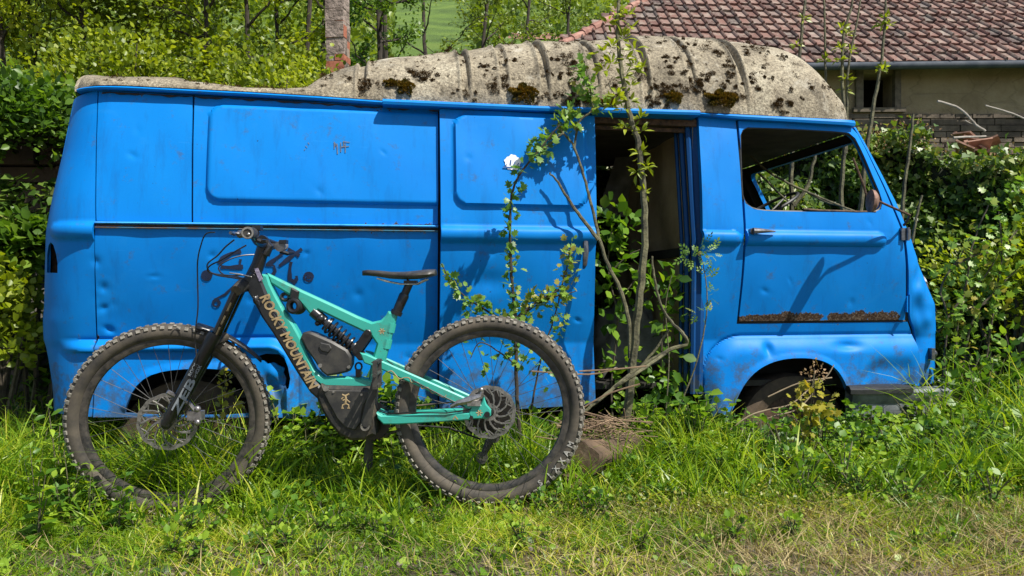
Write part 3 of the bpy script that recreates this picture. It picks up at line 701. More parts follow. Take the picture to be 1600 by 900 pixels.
for (x, y, rx, rz, n, dp) in ((818,146,.075,.055,2600,.035),(1126,156,.095,.048,3000,.035),(1052,150,.05,.035,1200,.02),(632,138,.045,.040,1000,.022),(612,128,.04,.02,500,.018),(950,160,.05,.03,700,.018)):
    leafobj('moss_cushion', cushion(roofpt(x, y), rx, rz, n, .011, dp), MOSS, roof)
ps = []
spots = [(505,118,5),(512,124,4),(545,122,8),(535,128,5),(563,132,7),(575,128,9),(568,140,9),(590,128,4),(640,120,9),(655,126,8),(668,125,7),(690,83,5),(706,85,4),(650,108,3),(712,145,3),(772,138,8),(785,132,10),(790,128,6),(754,106,4),(762,108,5),(775,112,6),(800,92,6),(808,95,5),(784,80,6),
  (880,90,7),(888,98,7),(882,84,5),(893,108,7),(878,118,5),(893,134,7),(885,155,10),(900,156,10),(912,158,8),(870,150,6),(885,68,4),(935,100,5),(960,140,8),(968,152,7),(1000,118,7),(1010,112,6),(1024,130,7),(1030,145,9),(1042,138,8),(1020,158,9),(1035,162,8),(1065,68,7),(1075,75,6),(1090,72,7),(1098,82,6),(1110,75,8),(1120,84,7),(1128,80,5),
  (1044,106,5),(1052,112,5),(1060,98,4),(1085,130,8),(1092,138,9),(1080,145,7),(1100,128,5),(1106,118,5),(1135,105,6),(1140,112,7),(1142,128,6),(1150,142,6),(1152,152,8),(1170,70,8),(1180,76,7),(1195,86,6),(1225,92,8),(1194,105,4),(1172,122,5),(1178,130,5),(1192,126,6),(1184,142,5),(1205,122,4),(1212,160,8),(1225,170,8),(1238,162,6),(1232,140,5),(1272,140,5),(1268,132,3),(1293,142,4),(1160,82,6),(1030,66,5),(1040,92,4),(1070,120,5),(1078,98,4),(1062,130,6),(1128,140,7),(1210,88,5),(1250,155,4),(915,78,4),(858,110,4),(846,150,6),(738,150,5),(720,100,3),(600,108,3)]
for (x, y, s) in spots:
    for e in range(5):
        p = roofpt(x+rng.normal(0, .55*s), y+rng.normal(0, .5*s)); p = p+np.array([rng.normal(0, .012), 0, rng.normal(0, .010)]); n = int(9*s); k = s*.0034*rng.uniform(.3, .95)
        ps.append(cushion(p, k*rng.uniform(.8, 1.5), k*rng.uniform(.7, 1.2), n*3, .0050, k*.4))
q = rv[20:, 3:nw//2-6].reshape(-1, 3); q = q[rng.choice(len(q), 420)]
for p in q: s_ = rng.uniform(.5, 1.6)*(1.5 if rng.uniform() < .15 else 1); ps.append(cushion(p, .010*s_, .009*s_, int(26*s_), .0055, .005))
o = leafobj('lichen_patches', join(ps), DMOSS, roof); o['kind'] = 'stuff'
# ---------------------------------------------------------------- bumper, step, wheels, headlight rim
def sweep(b, path, prof2, mi=0):
    """path of (u,w) in plan, prof2 list of (out,z)"""
    n = len(path); k = len(prof2); v = []; f = []
    for i in range(n):
        a = Vector(path[max(i-1, 0)]); c = Vector(path[min(i+1, n-1)]); t = (c-a).normalized(); o = Vector((t.y, -t.x))
        for (q, z) in prof2: v.append((path[i][0]+o.x*q, path[i][1]+o.y*q, z))
    for i in range(n-1):
        for j in range(k): f.append((i*k+j, (i+1)*k+j, (i+1)*k+(j+1) % k, i*k+(j+1) % k))
    f += [tuple(range(k)), tuple((n-1)*k+j for j in range(k-1, -1, -1))]; b.add(v, f, mi)
zb1 = VP(1400, 605, -.05)[1]; zb0 = zb1-.17; ua = VP(1322, 610, -.04)[0]; ub_ = float(uF(.4))+.07
path = [(ua, .06), (ua+.1, .045), (ub_-.30, .045)]+[(ub_-.26+.24*math.sin(t), .045+.24*(1-math.cos(t))) for t in np.linspace(0, math.pi/2, 12)]+[(ub_-.02, .5), (ub_, .85), (ub_-.02, WID-.3)]+[(ub_-.26+.24*math.cos(t), WID-.30+.24*math.sin(t)) for t in np.linspace(0, math.pi/2, 10)][1:]+[(ub_-.6, WID-.05)]
BUMP = M_('grey_bumper_paint', (.075, .085, .095), (.19, .20, .21), 12, .5, .2, .15, 40)
b = MB(); sweep(b, path, [(-.02, zb1), (.045, zb1-.004), (.065, zb1-.02), (.062, zb1-.05), (.048, zb1-.075), (.055, zb0+.03), (.03, zb0), (-.02, zb0)]); bu = b.build('front_bumper', BUMP, van)
b = MB(); sweep(b, [(ua-.01, .05), (ua+.02, .04), (ua+.26, .04), (ua+.30, .05)], [(-.04, zb1+.016), (.055, zb1+.018), (.078, zb1+.004), (.078, zb1-.018), (.05, zb1-.022), (-.04, zb1-.01)]); b.build('step_pad', BLACKR, bu)
TYREM = M_('dusty_old_tyre', (.028, .021, .015), (.11, .075, .045), 9, .85, 0, .3, 40)
for (cx, cy, nm) in ((1228, 672, 'front_wheel'), (300, 690, 'rear_wheel')):
    u0, z0 = VP(cx, cy, .15); b = MB()
    prof2 = [(.20,-.075),(.255,-.092),(.30,-.075),(.308,-.03),(.308,.03),(.30,.075),(.255,.092),(.20,.075)]; n = 40; v = []; f = []
    for i in range(n):
        a = 2*math.pi*i/n
        for (r_, y) in prof2: v.append((u0+r_*math.cos(a), .26+y, z0+r_*math.sin(a)))
    for i in range(n):
        for j in range(8): f.append((i*8+j, ((i+1) % n)*8+j, ((i+1) % n)*8+(j+1) % 8, i*8+(j+1) % 8))
    b.add(v, f); wh = b.build(nm, TYREM, van)
    b = MB(); b.disc((u0, .21, z0), (0, 1, 0), .05, .2, .03, 30); b.disc((u0, .23, z0), (0, 1, 0), .0, .12, .06, 20)
    for k in range(4): b.ball((u0+.08*math.cos(k*1.57), .19, z0+.08*math.sin(k*1.57)), .012)
    b.build('rim', RUSTY, wh)
b = MB(); u0, z0 = VL(1459, 553, .09); b.box((u0-.005, .10, z0), (.02, .03, .06)); b.ball((u0+.01, .10, z0), (.014, .02, .02)); b.build('side_reflector', GREYM, van)
# headlight rims on the nose
for ww in (.30, WID-.30):
    b = MB(); b.disc((float(uF(.85))+.005, ww, .85), (1, 0, 0), .075, .10, .03, 28); b.ball((float(uF(.85))-.005, ww, .85), (.02, .085, .085), 16, 8); b.build('headlight', GREYM, van)
# graffiti, sticker and scratches: thin layers lying on the sheet metal
def onside(pts, off, wfun): 
    return [(p[0], float(wfun(np.array([p[0]]), np.array([p[1]]))[0])+off, p[1]) for p in pts]
def stroke(b, pts, wd, wfun, so=0, off=-.003):
    q = [VP(a, c, so) for a, c in pts]; q = [q[0]]+[p for p in dens(q, .006) if p != q[0]]
    m_ = [i for i, p in enumerate(q) if p == (VP(*pts[-1], so))]
    if m_: q = q[:m_[0]+1]
    v = []; f = []; n = len(q)
    for i, p in enumerate(q):
        a = Vector(q[max(i-1, 0)]); c = Vector(q[min(i+1, n-1)]); t = (c-a); t = t.normalized() if t.length > 0 else Vector((1, 0)); nn = Vector((-t.y, t.x))
        w_ = wd*.5*(1-.25*math.sin(i*.4))
        v += onside([(p[0]+nn.x*w_, p[1]+nn.y*w_), (p[0]-nn.x*w_, p[1]-nn.y*w_)], off, wfun)
    f = [(2*i, 2*i+1, 2*i+3, 2*i+2) for i in range(n-1)]; b.add(v, f)
GRAF = M_('black_spray', (.005, .010, .03), (.008, .022, .07), 30, .6)
b = MB()
def circ(cx, cy, r_, a0=0, a1=6.4): return [(cx+r_*math.cos(t), cy+r_*math.sin(t)) for t in np.linspace(a0, a1, 14)]
for pts, wd in (([(450,389),(458,393),(468,400)], .016), ([(472,389),(460,397),(450,405),(436,416)], .016), ([(455,409),(453,422),(453,437),(460,440),(464,435),(463,431)], .015),
    ([(458,444),(465,437),(463,433)], .012), (circ(482, 433, 6.5), .011), (circ(323, 431, 6), .016), ([(442,396),(430,405),(418,414)], .016), ([(415,414),(428,415),(430,424),(424,432),(415,428)], .012),
    ([(345,417),(360,418),(380,417)], .018), ([(377,393),(362,396),(348,404),(342,412)], .018), ([(376,405),(374,420)], .012), (circ(338, 474, 5), .012), ([(372,440),(352,460),(335,468)], .009), (circ(323,431,2), .01), (circ(482,433,2), .010)):
    stroke(b, pts, wd, lower_w)
b.each('graffiti_stroke', GRAF, van, sm=False)
b = MB(); b2 = MB()
for pts in ([(523,223),(523,234)],[(527,226),(528,242)],[(525,225),(525,230)],[(533,224),(533,239)],[(537,222),(538,231)],[(537,223),(547,224)],[(540,226),(540,240)],[(534,231),(546,230)]): stroke(b, pts, .005, lambda u, z: base(u, z)+emboss(u, z, 327, 163, 700, 322))
for pts in ([(478,229),(481,232)],[(482,224),(484,227)],[(476,236),(478,234)]): stroke(b, pts, .003, lambda u, z: base(u, z)+emboss(u, z, 327, 163, 700, 322))
b.each('scratch', M_('bare_metal_scratch', (.05, .07, .10), (.12, .14, .17), 90, .6), van, sm=False)
c0 = VP(800, 255, SO); v = []; f = []; poly = []
for k in range(60):
    t = 2*math.pi*k/60; r_ = .038*(1+.06*math.sin(5*t)+.05*math.sin(11*t+1)); poly.append((c0[0]+r_*math.cos(t), c0[1]+r_*math.sin(t)*.95))
panel('round_sticker', poly, lambda u, z: sdw(u, z)-.0035, M_('worn_white_sticker', (.62, .65, .68), (.78, .80, .82), 60, .6), slide, step=.005, flange=.001)
b = MB()
for pts, wd in (([(785,262),(795,263),(806,261),(815,263)], .008), ([(796,259),(797,251)], .007), ([(801,260),(804,253)], .006), ([(807,260),(809,256)], .005), ([(789,261),(791,257)], .004)): stroke(b, pts, wd, sdw, SO, -.0055)
b.each('sticker_print', M_('sticker_blue', (.004, .06, .22)), slide, sm=False)
# ================================================================ BIKE
DB = 2.88
B0 = P(765, 640, DB); BX, BZ = B0.x, 0.02
bike = empty('mountain_bike', (BX, DB, BZ))
tag(bike, 'turquoise and black full suspension electric mountain bike standing in front of the van', 'bicycle')
def BP(px_, py_, dy=0.0):
    p = P(px_, py_, DB); return Vector((p.x-BX, dy, p.z-BZ))
def B2(l): return [(BP(a, b).x, BP(a, b).z) for a, b in l]
m, nt, bs = newmat('turquoise_paint'); co = coords(nt); bs.inputs['Roughness'].default_value = .32
c = mixc(nt, ramp(nt, noise(nt, 9, 8, .75, co), [(.54, (0,0,0)), (.70, (1,1,1))]).outputs[0], (.036, .34, .27), (.075, .17, .12))
c = mixc(nt, ramp(nt, noise(nt, 70, 4, .7, co), [(.66, (0,0,0)), (.72, (1,1,1))]).outputs[0], c, (.09, .085, .05)); nt.links.new(c, bs.inputs['Base Color']); TURQ = m
BLK = M_('satin_black', (.007, .007, .008), (.016, .016, .017), 20, .32)
BLKD = M_('dusty_black_plastic', (.016, .016, .017), (.06, .055, .045), 14, .5, 0, .25, 60, .002)
DUSTY = M_('mud_splashed_black', (.010, .010, .009), (.10, .078, .048), 10, .7, 0, .5, 70, .003, (.46, .68))
ALU = M_('brushed_metal', (.30, .29, .27), (.55, .53, .50), 60, .32, .9)
GOLD = M_('gold_decal', (.20, .14, .065), (.42, .31, .16), 30, .6)
TYRE = M_('dusty_tyre', (.018, .017, .016), (.095, .078, .056), 11, .8, 0, .35, 90, .002, (.3, .66))
KNOB = M_('dusty_knob', (.10, .092, .075), (.26, .24, .20), 50, .85)
RIMM = M_('black_rim', (.012, .012, .012), (.07, .06, .05), 30, .45)
# ---- frame
b = MB()
b.slab(B2([(419,427),(440,437),(470,452),(520,475),(560,494),(582,503),(596,500),(604,492),(607,486),(622,489),(617,510),(609,540),(602,566),(594,596),(576,596),(580,570),(589,537),(580,524),(560,514),(530,500),(499,485),(495,490),(488,494),(478,482),(466,468),(448,458),(424,443)]), -.017, .017, .008)
b.slab(B2([(412,428),(421,430),(425,443),(434,462),(446,484),(462,508),(473,528),(482,553),(494,577),(508,588),(560,588),(588,594),(591,604),(508,604),(492,592),(474,560),(455,528),(436,496),(420,462),(410,438)]), -.026, .026, .007)
for (x, y) in ((612,505),(606,530)): b.tube([BP(x, y, -.001), BP(x-3, y+14, -.001)], .019, 10)
fr = b.build('frame', TURQ, bike)
b = MB(); b.slab(B2([(396,424),(408,428),(414,440),(424,466),(440,498),(458,530),(477,562),(492,590),(506,604),(502,624),(488,612),(468,582),(448,549),(430,520),(412,494),(398,466),(386,448),(384,436)]), -.034, .034, .009); b.build('down_tube_guard', BLK, fr)
# motor and battery
b = MB(); b.slab(B2([(506,597),(512,600),(584,602),(589,612),(586,632),(592,655),(590,676),(574,684),(552,685),(534,676),(520,660),(508,640),(499,618)]), -.052, .052, .012); mo = b.build('motor_cover', DUSTY, bike)
b = MB(); b.slab(B2([(513,606),(580,607),(583,614),(572,630),(569,655),(560,668),(545,664),(532,650),(520,628),(512,612)]), -.060, -.045, .004); b.build('cover_plate', BLKD, mo)
b = MB(); b.slab(B2([(473,527),(477,519),(484,517),(492,519),(522,532),(545,545),(552,556),(551,570),(546,580),(530,584),(514,586),(506,580),(494,562),(482,545)]), -.036, .036, .008)
b.slab(B2([(505,534),(519,537),(522,543),(517,550),(506,547),(502,541)]), -.042, -.030, .003); ba = b.build('battery_cover', BLKD, bike)
b = MB()
for (x, y, r_, d) in ((504,570,.009,-.040),(548,572,.007,-.040),(515,604,.012,-.064),(527,609,.005,-.064),(570,613,.005,-.064)): b.tube([BP(x, y, d+.008), BP(x, y, d)], [r_, r_*.85], 12)
b.each('bolt', ALU, ba)
# small figure emblem and gold scribbles
b = MB()
for pts, r_ in (([(540,613),(545,615),(551,612)], .004), ([(545,614),(546,620)], .005), ([(541,622),(546,620),(552,625)], .0035), ([(546,620),(545,628)], .005), ([(540,634),(541,629),(546,627),(550,629),(550,634)], .0035), ([(539,634),(543,634)], .003), ([(548,634),(552,634)], .003), ([(542,617),(539,620)], .003)):
    b.tube([BP(x, y, -.0605) for x, y in pts], r_*.8, 5, flat=.25)
b.build('emblem', GOLD, mo)
# shock with its coil
b = MB(); A = BP(492, 489); Z = BP(562, 551); ax = (Z-A).normalized(); L = (Z-A).length
b.tube([A-ax*.01, A+ax*.05], .022, 12); b.tube([A+ax*.04, Z], .014, 10); b.ball(BP(503,497,-.018), .017); b.ball(BP(497,505,-.01), .011); b.tube([A+ax*.062, A+ax*.07], .030, 16); b.tube([Z-ax*.035, Z-ax*.025], .030, 16); b.tube([Z-ax*.02, Z+ax*.015], .017, 10)
sh = b.build('shock', BLK, bike)
b = MB(); p_ = ax.orthogonal().normalized(); q_ = ax.cross(p_); s0 = A+ax*.068; LL = L-.068-.03
b.tube([s0+ax*LL*t+(p_*math.cos(t*6.2*2*math.pi)+q_*math.sin(t*6.2*2*math.pi))*.029 for t in np.linspace(0, 1, 120)], .0052, 7); b.build('coil_spring', BLK, sh)
# rocker link
b = MB()
for s in (-1, 1):
    d = s*.026
    b.slab(B2([(574,514),(580,515),(583,520),(582,527),(566,550),(572,556),(570,562),(563,562),(553,551),(553,545),(569,520)]), d-.005, d+.005, .002)
    for (x, y) in ((577,520),(559,548),(566,557)): b.tube([BP(x, y, d-.010), BP(x, y, d+.010)], .0085, 12)
b.build('rocker_link', BLK, bike)
# swingarm
sw = MB()
up = [(567,549),(577,551),(600,561),(650,583),(700,605),(738,622),(752,628),(757,616),(761,628),(768,636),(768,645),(762,650),(738,651),(733,642),(735,637),(700,621),(650,598),(600,575),(573,565)]
for s in (-1, 1):
    y = s*.052; sw.slab(B2(up), y-.008, y+.008, .005)
    sw.slab(B2([(592,641),(600,645),(625,645),(680,642),(736,641),(736,652),(680,656),(625,659),(603,659),(594,650)]), y-.009, y+.009, .005)
sw.slab(B2([(571,551),(590,559),(590,570),(574,563)]), -.05, .05, .006); sw.slab(B2([(592,641),(604,645),(604,658),(595,652)]), -.05, .05, .006)
swo = sw.build('swingarm', TURQ, bike)
b = MB(); b.tube([BP(762, 643, -.075), BP(762, 643, .075)], .011, 14); b.tube([BP(738, 648, -.066), BP(738, 648, -.055)], .007, 10); b.build('rear_axle', BLK, swo)
b = MB()
wv = [(610,578),(616,577),(622,583),(628,589),(636,587),(643,588),(646,594),(654,594),(660,598),(662,604),(670,602),(674,606),(678,611),(684,610),(690,615),(696,617),(700,613)]
sq2 = [BP(x, y, -.0602) for x, y in wv]; sq3 = []
for i in range(len(sq2)-1):
    p0, p1, p2, p3 = sq2[max(i-1, 0)], sq2[i], sq2[i+1], sq2[min(i+2, len(sq2)-1)]
    for k in range(5): t = k/5; sq3.append(.5*((2*p1)+(p2-p0)*t+(2*p0-5*p1+4*p2-p3)*t*t+(3*p1-p0-3*p2+p3)*t**3))
b.tube(sq3, .0020, 5, flat=.3)
for (cx, cy, s) in ((750,641,5),(598,517,5)):
    for k in range(6): 
        t = k*math.pi/3; b.tube([BP(cx, cy, -.0605 if cx > 700 else -.0175), BP(cx+s*math.cos(t), cy+s*math.sin(t), -.0605 if cx > 700 else -.0175)], .0025, 5, flat=.2)
b.tube([BP(710,651,-.0615), BP(713,646,-.0615), BP(717,651,-.0615)], .003, 4, flat=.2); b.each('gold_decoration', GOLD, swo)
# crank, chainring, pedals
b = MB(); cc = BP(577, 660); b.tube([cc+Vector((0, -.080, 0)), cc+Vector((0, .08, 0))], .020, 16)
b.tube([cc+Vector((0, -.078, 0)), BP(586, 620, -.085), BP(597, 578, -.088)], [.021, .016, .015], 10, flat=.55); b.tube([cc+Vector((0, .075, 0)), BP(570, 700, .085), BP(566, 728, .085)], [.020, .015, .014], 10, flat=.55)
cr = b.build('crank', BLKD, bike)
b = MB(); b.disc(cc+Vector((0, -.083, 0)), (0, 1, 0), .009, .017, .006, 20); b.build('crank_ring', ALU, cr)
b = MB(); b.disc(cc+Vector((0, .05, 0)), (0, 1, 0), .02, .075, .004, 36)
for k in range(34):
    t = 2*math.pi*k/34; b.box(cc+Vector((.077*math.cos(t), .05, .077*math.sin(t))), (.006, .003, .006))
b.build('chainring', BLK, cr)
def pedal(x, y, d):
    b = MB(); c = BP(x, y, d)
    for zz_ in (-.045, .045): b.box(c+Vector((0, 0, zz_)), (.016, .10, .012))
    for yy in (-.045, .045): b.box(c+Vector((0, yy, 0)), (.016, .012, .09))
    b.tube([c+Vector((0, -.06, 0)), c+Vector((0, .06, 0))], .008, 8)
    for sx in (-1, 1):
        for yy in (-.04, -.015, .015, .04):
            for zz_ in (-.045, .045): b.tube([c+Vector((sx*.006, yy, zz_)), c+Vector((sx*.014, yy, zz_))], .0022, 5)
    M = Matrix.Rotation(R(14), 4, 'Y'); o = b.build('pedal', BLKD, cr)
pedal(600, 577, -.145); pedal(565, 728, .145)
# chain and cables along the stays
b = MB(); b.tube([BP(590,630,.05), BP(640,638,.05), BP(700,632,.05), BP(745,625,.045)], .004, 6); b.tube([BP(585,690,.05), BP(640,668,.05), BP(700,672,.05), BP(750,690,.045)], .004, 6); b.build('chain', DUSTY, bike)
b = MB(); b.tube([BP(594,640,-.03), BP(610,643,-.058), BP(640,640,-.066), (BP(700,641,-.066)), BP(735,636,-.06), BP(742,630,-.055)], .0028, 6); b.tube([BP(606,562,-.02), BP(650,592,-.062), BP(700,618,-.064), BP(728,632,-.06)], .0022, 6); b.build('brake_hose', BLK, bike)
# saddle and post
b = MB(); sa = BP(641, 440); sb = BP(619, 490); pd = (sb-sa).normalized()
b.tube([sa-pd*.004, sa+pd*.055], .0155, 14); b.tube([sa+pd*.052, sa+pd*.060, sa+pd*.105, sb], [.017, .020, .019, .018], 14); b.tube([sb-pd*.012, sb+pd*.004], .023, 14)
b.box(BP(642,441), (.05, .045, .014)); po = b.build('seat_post', BLK, bike)
b = MB()
for s in (-1, 1): b.tube([BP(590,435,s*.012), BP(606,440,s*.02), BP(628,444,s*.022), BP(652,444,s*.022), BP(668,436,s*.03)], .0036, 7)
b.build('saddle_rails', ALU, po)
st = [(0,567,425,4,.014),(.08,575,424,5,.018),(.25,592,425,6,.022),(.45,612,427,7,.030),(.62,632,427,8,.048),(.78,652,425,9,.066),(.92,670,423,8,.070),(1,681,423,5,.058)]
v = []; f = []; ns = 14
for (_, x, y, th, hw) in st:
    c = BP(x, y); 
    for j in range(ns):
        a = 2*math.pi*j/ns; yy = hw*math.cos(a); zz_ = math.sin(a); zz_ = (.010 if zz_ > 0 else -th*.0026)*abs(zz_)**.6*(1 if zz_ > 0 else 1)
        if zz_ < 0: yy *= .92
        v.append((c.x, yy, c.z-.004+zz_-.012*(abs(yy)/.07)**2))
for i in range(len(st)-1):
    for j in range(ns): f.append((i*ns+j, (i+1)*ns+j, (i+1)*ns+(j+1) % ns, i*ns+(j+1) % ns))
f += [tuple(range(ns)), tuple((len(st)-1)*ns+j for j in range(ns))]
b = MB(); b.add(v, f); b.build('saddle', BLKD, bike, angle=80)
# top tube strap with spare tube
b = MB(); b.slab(B2([(458,449),(470,455),(468,470),(454,466)]), -.026, .026, .005)
for k in range(4): b.tube([BP(462+3*math.cos(t)+k*1.2, 476+11*math.sin(t)*1.0+k*1.5, -.030+k*.017) if False else BP(462+(8+k)*math.cos(t), 478+(9+k*.5)*math.sin(t), -.030+k*.019) for t in np.linspace(0, 2*math.pi, 22, endpoint=False)], .009, 8, closed=True)
b.tube([BP(446+6*math.cos(t), 464+5*math.sin(t), .0) for t in np.linspace(0, 2*math.pi, 16, endpoint=False)], .008, 6, closed=True); b.build('strapped_spare_tube', BLK, bike)
b = MB(); b.slab(B2([(401,462),(406,474),(412,478),(411,470)]), -.045, -.03, .002); b.ball(BP(405,468,-.03), (.014,.02,.02)); b.build('cable_port', BLK, fr)
# key ring hanging by the battery
b = MB(); b.tube([BP(562+5*math.cos(t), 572+6*math.sin(t), -.02) for t in np.linspace(0, 2*math.pi, 16, endpoint=False)], .004, 6, closed=True); b.box(BP(562,582,-.02), (.02, .02, .03)); b.build('cable_loop', BLK, bike)
# ---- steered group (fork, bars, front wheel)
STEER = R(13)
HT = BP(398, 400); AXL = BP(266, 655)
piv = BP(400, 392)
ster = lambda p: p
# steering axis direction
sax = (BP(408, 380)-BP(385, 455)).normalized(); orig = BP(398, 415)
RM = Matrix.Rotation(-STEER, 3, sax) if False else Matrix.Rotation(STEER, 3, sax)
wax = RM @ Vector((0, 1, 0))
if wax.x > 0: RM = Matrix.Rotation(-STEER, 3, sax); wax = RM @ Vector((0, 1, 0))
# near side must point (-y) and +x: away from viewer goes left
lat = wax
b = MB(); b.tube([BP(412, 384), BP(404, 412), BP(388, 448)], [.024, .025, .030], 14); b.build('head_tube', BLK, fr)
b = MB()
for s in (-1, 1):
    top = BP(374, 452)+lat*.063*s; mid = BP(338, 530)+lat*.063*s; ax_ = AXL+lat*.066*s
    b.tube([top, mid], .0185, 14)
b2 = MB()
for s in (-1, 1):
    mid = BP(340, 520)+lat*.063*s; ax_ = AXL+lat*.066*s; d = (ax_-mid)
    b2.tube([mid-d*.02, mid+d*.02, mid+d*.12, mid+d*.55, mid+d*.92, ax_+d*.02], [.025, .027, .0255, .024, .022, .016], 16)
    b2.ball(ax_, (.022, .016, .024))
fk = b2.build('fork', BLK, bike); b.build('stanchion', M_('black_stanchion', (.008, .007, .006), rough=.12), fk)
b = MB(); b.tube([BP(374,452)-lat*.085, BP(380,446)-lat*.04, BP(386,444), BP(380,446)+lat*.04, BP(374,452)+lat*.085], [.020, .026, .030, .026, .020], 12)
b.tube([BP(335,532)-lat*.06, BP(350,527), BP(335,532)+lat*.06], [.013, .02, .013], 10)
for k in range(7): b.box(BP(368-4*k+rng.uniform(-2, 2), 470+9*k, -.04), (.006, .006, .012))
b.build('fork_crown', DUSTY, fk)
b = MB(); v = []; f = []   # mudguard bolted behind the fork arch
for i in range(12):
    t = i/11; a = R(74)-t*R(40); rr = .392+.02*t*t
    for j in range(7):
        q = (j-3)/3; c = AXL+(RM @ Vector((rr*math.cos(a)*1.0, 0, rr*math.sin(a))))+lat*(q*.042*(1-.75*t*abs(1)) )-Vector((0, 0, .016*q*q)); v.append(c)
for i in range(11):
    for j in range(6): f.append((i*7+j, (i+1)*7+j, (i+1)*7+j+1, i*7+j+1))
b.add([p+Vector((0,0,.0)) for p in v], f); o = b.build('mudguard', BLK, fk)
m_ = o.modifiers.new('thickness', 'SOLIDIFY'); m_.thickness = .003
# wheels ---------------------------------------------------------------
DISC = M_('tarnished_disc', (.12, .115, .105), (.30, .285, .26), 60, .45, .7)
def wheel(name, C, lat, Rm, Rad, parent, rot_r, side=-1):
    """C hub centre, lat axle direction (away from viewer), Rm matrix wheel plane"""
    X = Rm @ Vector((1, 0, 0)); Zv = lat.cross(X).normalized(); Zv = Zv if Zv.z > 0 else -Zv
    def pt(r_, a, y): return C+X*(r_*math.cos(a))+Zv*(r_*math.sin(a))+lat*y
    n = 120; tw = .031; rt_ = Rad-.031-.004
    b = MB(); v = []; f = []; m = 14
    for i in range(n):
        a = 2*math.pi*i/n
        for j in range(m):
            t = 2*math.pi*j/m; v.append(pt(rt_+tw*math.cos(t)*1.0, a, tw*math.sin(t)*1.02))
    for i in range(n):
        for j in range(m): f.append((i*m+j, ((i+1) % n)*m+j, ((i+1) % n)*m+(j+1) % m, i*m+(j+1) % m))
    b.add(v, f); wh = b.build('tyre', TYRE, parent, angle=80); wh.name = name
    kb = MB()
    def knob(a, t, la, lt, h):
        v = []
        for (da, dt, hh) in [(x, y, z) for z in (-.004, h) for x, y in ((-1,-1),(1,-1),(1,1),(-1,1))]:
            sc_ = .82 if hh > 0 else 1; aa = a+da*la*sc_/Rad/2; tt_ = t+dt*lt*sc_/tw/2; v.append(pt(rt_+(tw+hh)*math.cos(tt_), aa, (tw+hh)*math.sin(tt_)*1.02))
        kb.add(v, [(0,3,2,1),(4,5,6,7),(0,1,5,4),(1,2,6,5),(2,3,7,6),(3,0,4,7)])
    nk = 78
    for i in range(nk):
        a = 2*math.pi*i/nk
        for s in (-1, 1):
            knob(a+(.3 if s > 0 else 0)/nk, s*.98, .017, .013, .0055)
            if i % 2 == 0: knob(a+.04, s*.66, .012, .008, .004)
        if i % 2: knob(a, 0.22, .016, .011, .004); knob(a, -.22, .016, .011, .004)
        else: knob(a, 0, .014, .018, .004)
    kb.build('tread_knobs', KNOB, wh, sm=False)
    b = MB(); rr = rt_-tw+.002
    pr = [(rr+.004, -.0165), (rr-.004, -.0175), (rr-.020, -.011), (rr-.023, 0), (rr-.020, .011), (rr-.004, .0175), (rr+.004, .0165)]; v = []; f = []; k = len(pr)
    for i in range(n):
        a = 2*math.pi*i/n
        for (r_, y) in pr: v.append(pt(r_, a, y))
    for i in range(n):
        for j in range(k): f.append((i*k+j, ((i+1) % n)*k+j, ((i+1) % n)*k+(j+1) % k, i*k+(j+1) % k))
    b.add(v, f); b.build('rim', RIMM, wh)
    b = MB(); ri = rr-.022
    for i in range(32):
        a = 2*math.pi*i/32; s = 1 if i % 2 else -1; tw_ = (1 if (i//2) % 2 else -1)*1.05
        b.tube([pt(.027, a+tw_, s*.026), pt(ri, a, s*.003)], .0011, 4, cap=False)
    b.build('spokes', M_('spoke_steel', (.05, .05, .05), rough=.6, metal=.3), wh)
    b = MB(); b.tube([C-lat*.05, C-lat*.03, C+lat*.03, C+lat*.05], [.012, .026, .026, .012], 14); b.build('hub', BLK, wh)
    # brake disc on the near side
    b = MB(); yb = -.042; r0, r1 = rot_r-.014, rot_r; n2 = 96; v = []; f = []
    for i in range(n2):
        a = 2*math.pi*i/n2; wv_ = .0016*math.sin(a*12)
        for (r_, y) in ((r0+wv_, yb-.001), (r1+wv_, yb-.001), (r1+wv_, yb+.001), (r0+wv_, yb+.001)): v.append(pt(r_, a, y))
    for i in range(n2):
        if i % 6 in (2,): 
            pass
        for j in range(4): f.append((4*i+j, 4*((i+1) % n2)+j, 4*((i+1) % n2)+(j+1) % 4, 4*i+(j+1) % 4))
    b.add(v, f)
    for i in range(12):
        a = 2*math.pi*i/12
        b.tube([pt(.030, a-.5, yb), pt(.045, a-.42, yb), pt(.065, a-.22, yb), pt(r0+.002, a+.04, yb)], [.005, .0042, .0036, .005], 5, flat=1)
    for i in range(12):
        a = 2*math.pi*i/12+.2; b.tube([pt(r0+.003, a, yb), pt(r0-.016, a-.22, yb), pt(r0+.002, a-.5, yb)], .003, 5)
    b.disc(pt(0, 0, yb), lat, .018, .034, .003, 30); b.build('brake_disc', DISC, wh)
    return wh, pt
IM = Matrix.Identity(3)
whr, ptr = wheel('rear_wheel', BP(765, 641), Vector((0, 1, 0)), IM, .372, bike, .102)
whf, ptf = wheel('front_wheel', AXL, lat, RM, .378, bike, .110)
b = MB(); c = BP(765, 641)
for k in range(10): b.disc(c+Vector((0, .018+.0045*k, 0)), (0, 1, 0), .014, .088-.006*k, .002, 36)
b.build('cassette', M_('dark_cogs', (.05, .045, .04), rough=.4, metal=.8), whr)
b = MB(); b.tube([BP(770,655,.07), BP(772,680,.08), BP(760,705,.08), BP(752,722,.08)], [.012, .018, .016, .010], 8); b.disc(BP(752,722,.07), (0,1,0), .004, .024, .004, 16); b.disc(BP(772,690,.07), (0,1,0), .004, .02, .004, 16); b.build('derailleur', BLKD, bike)
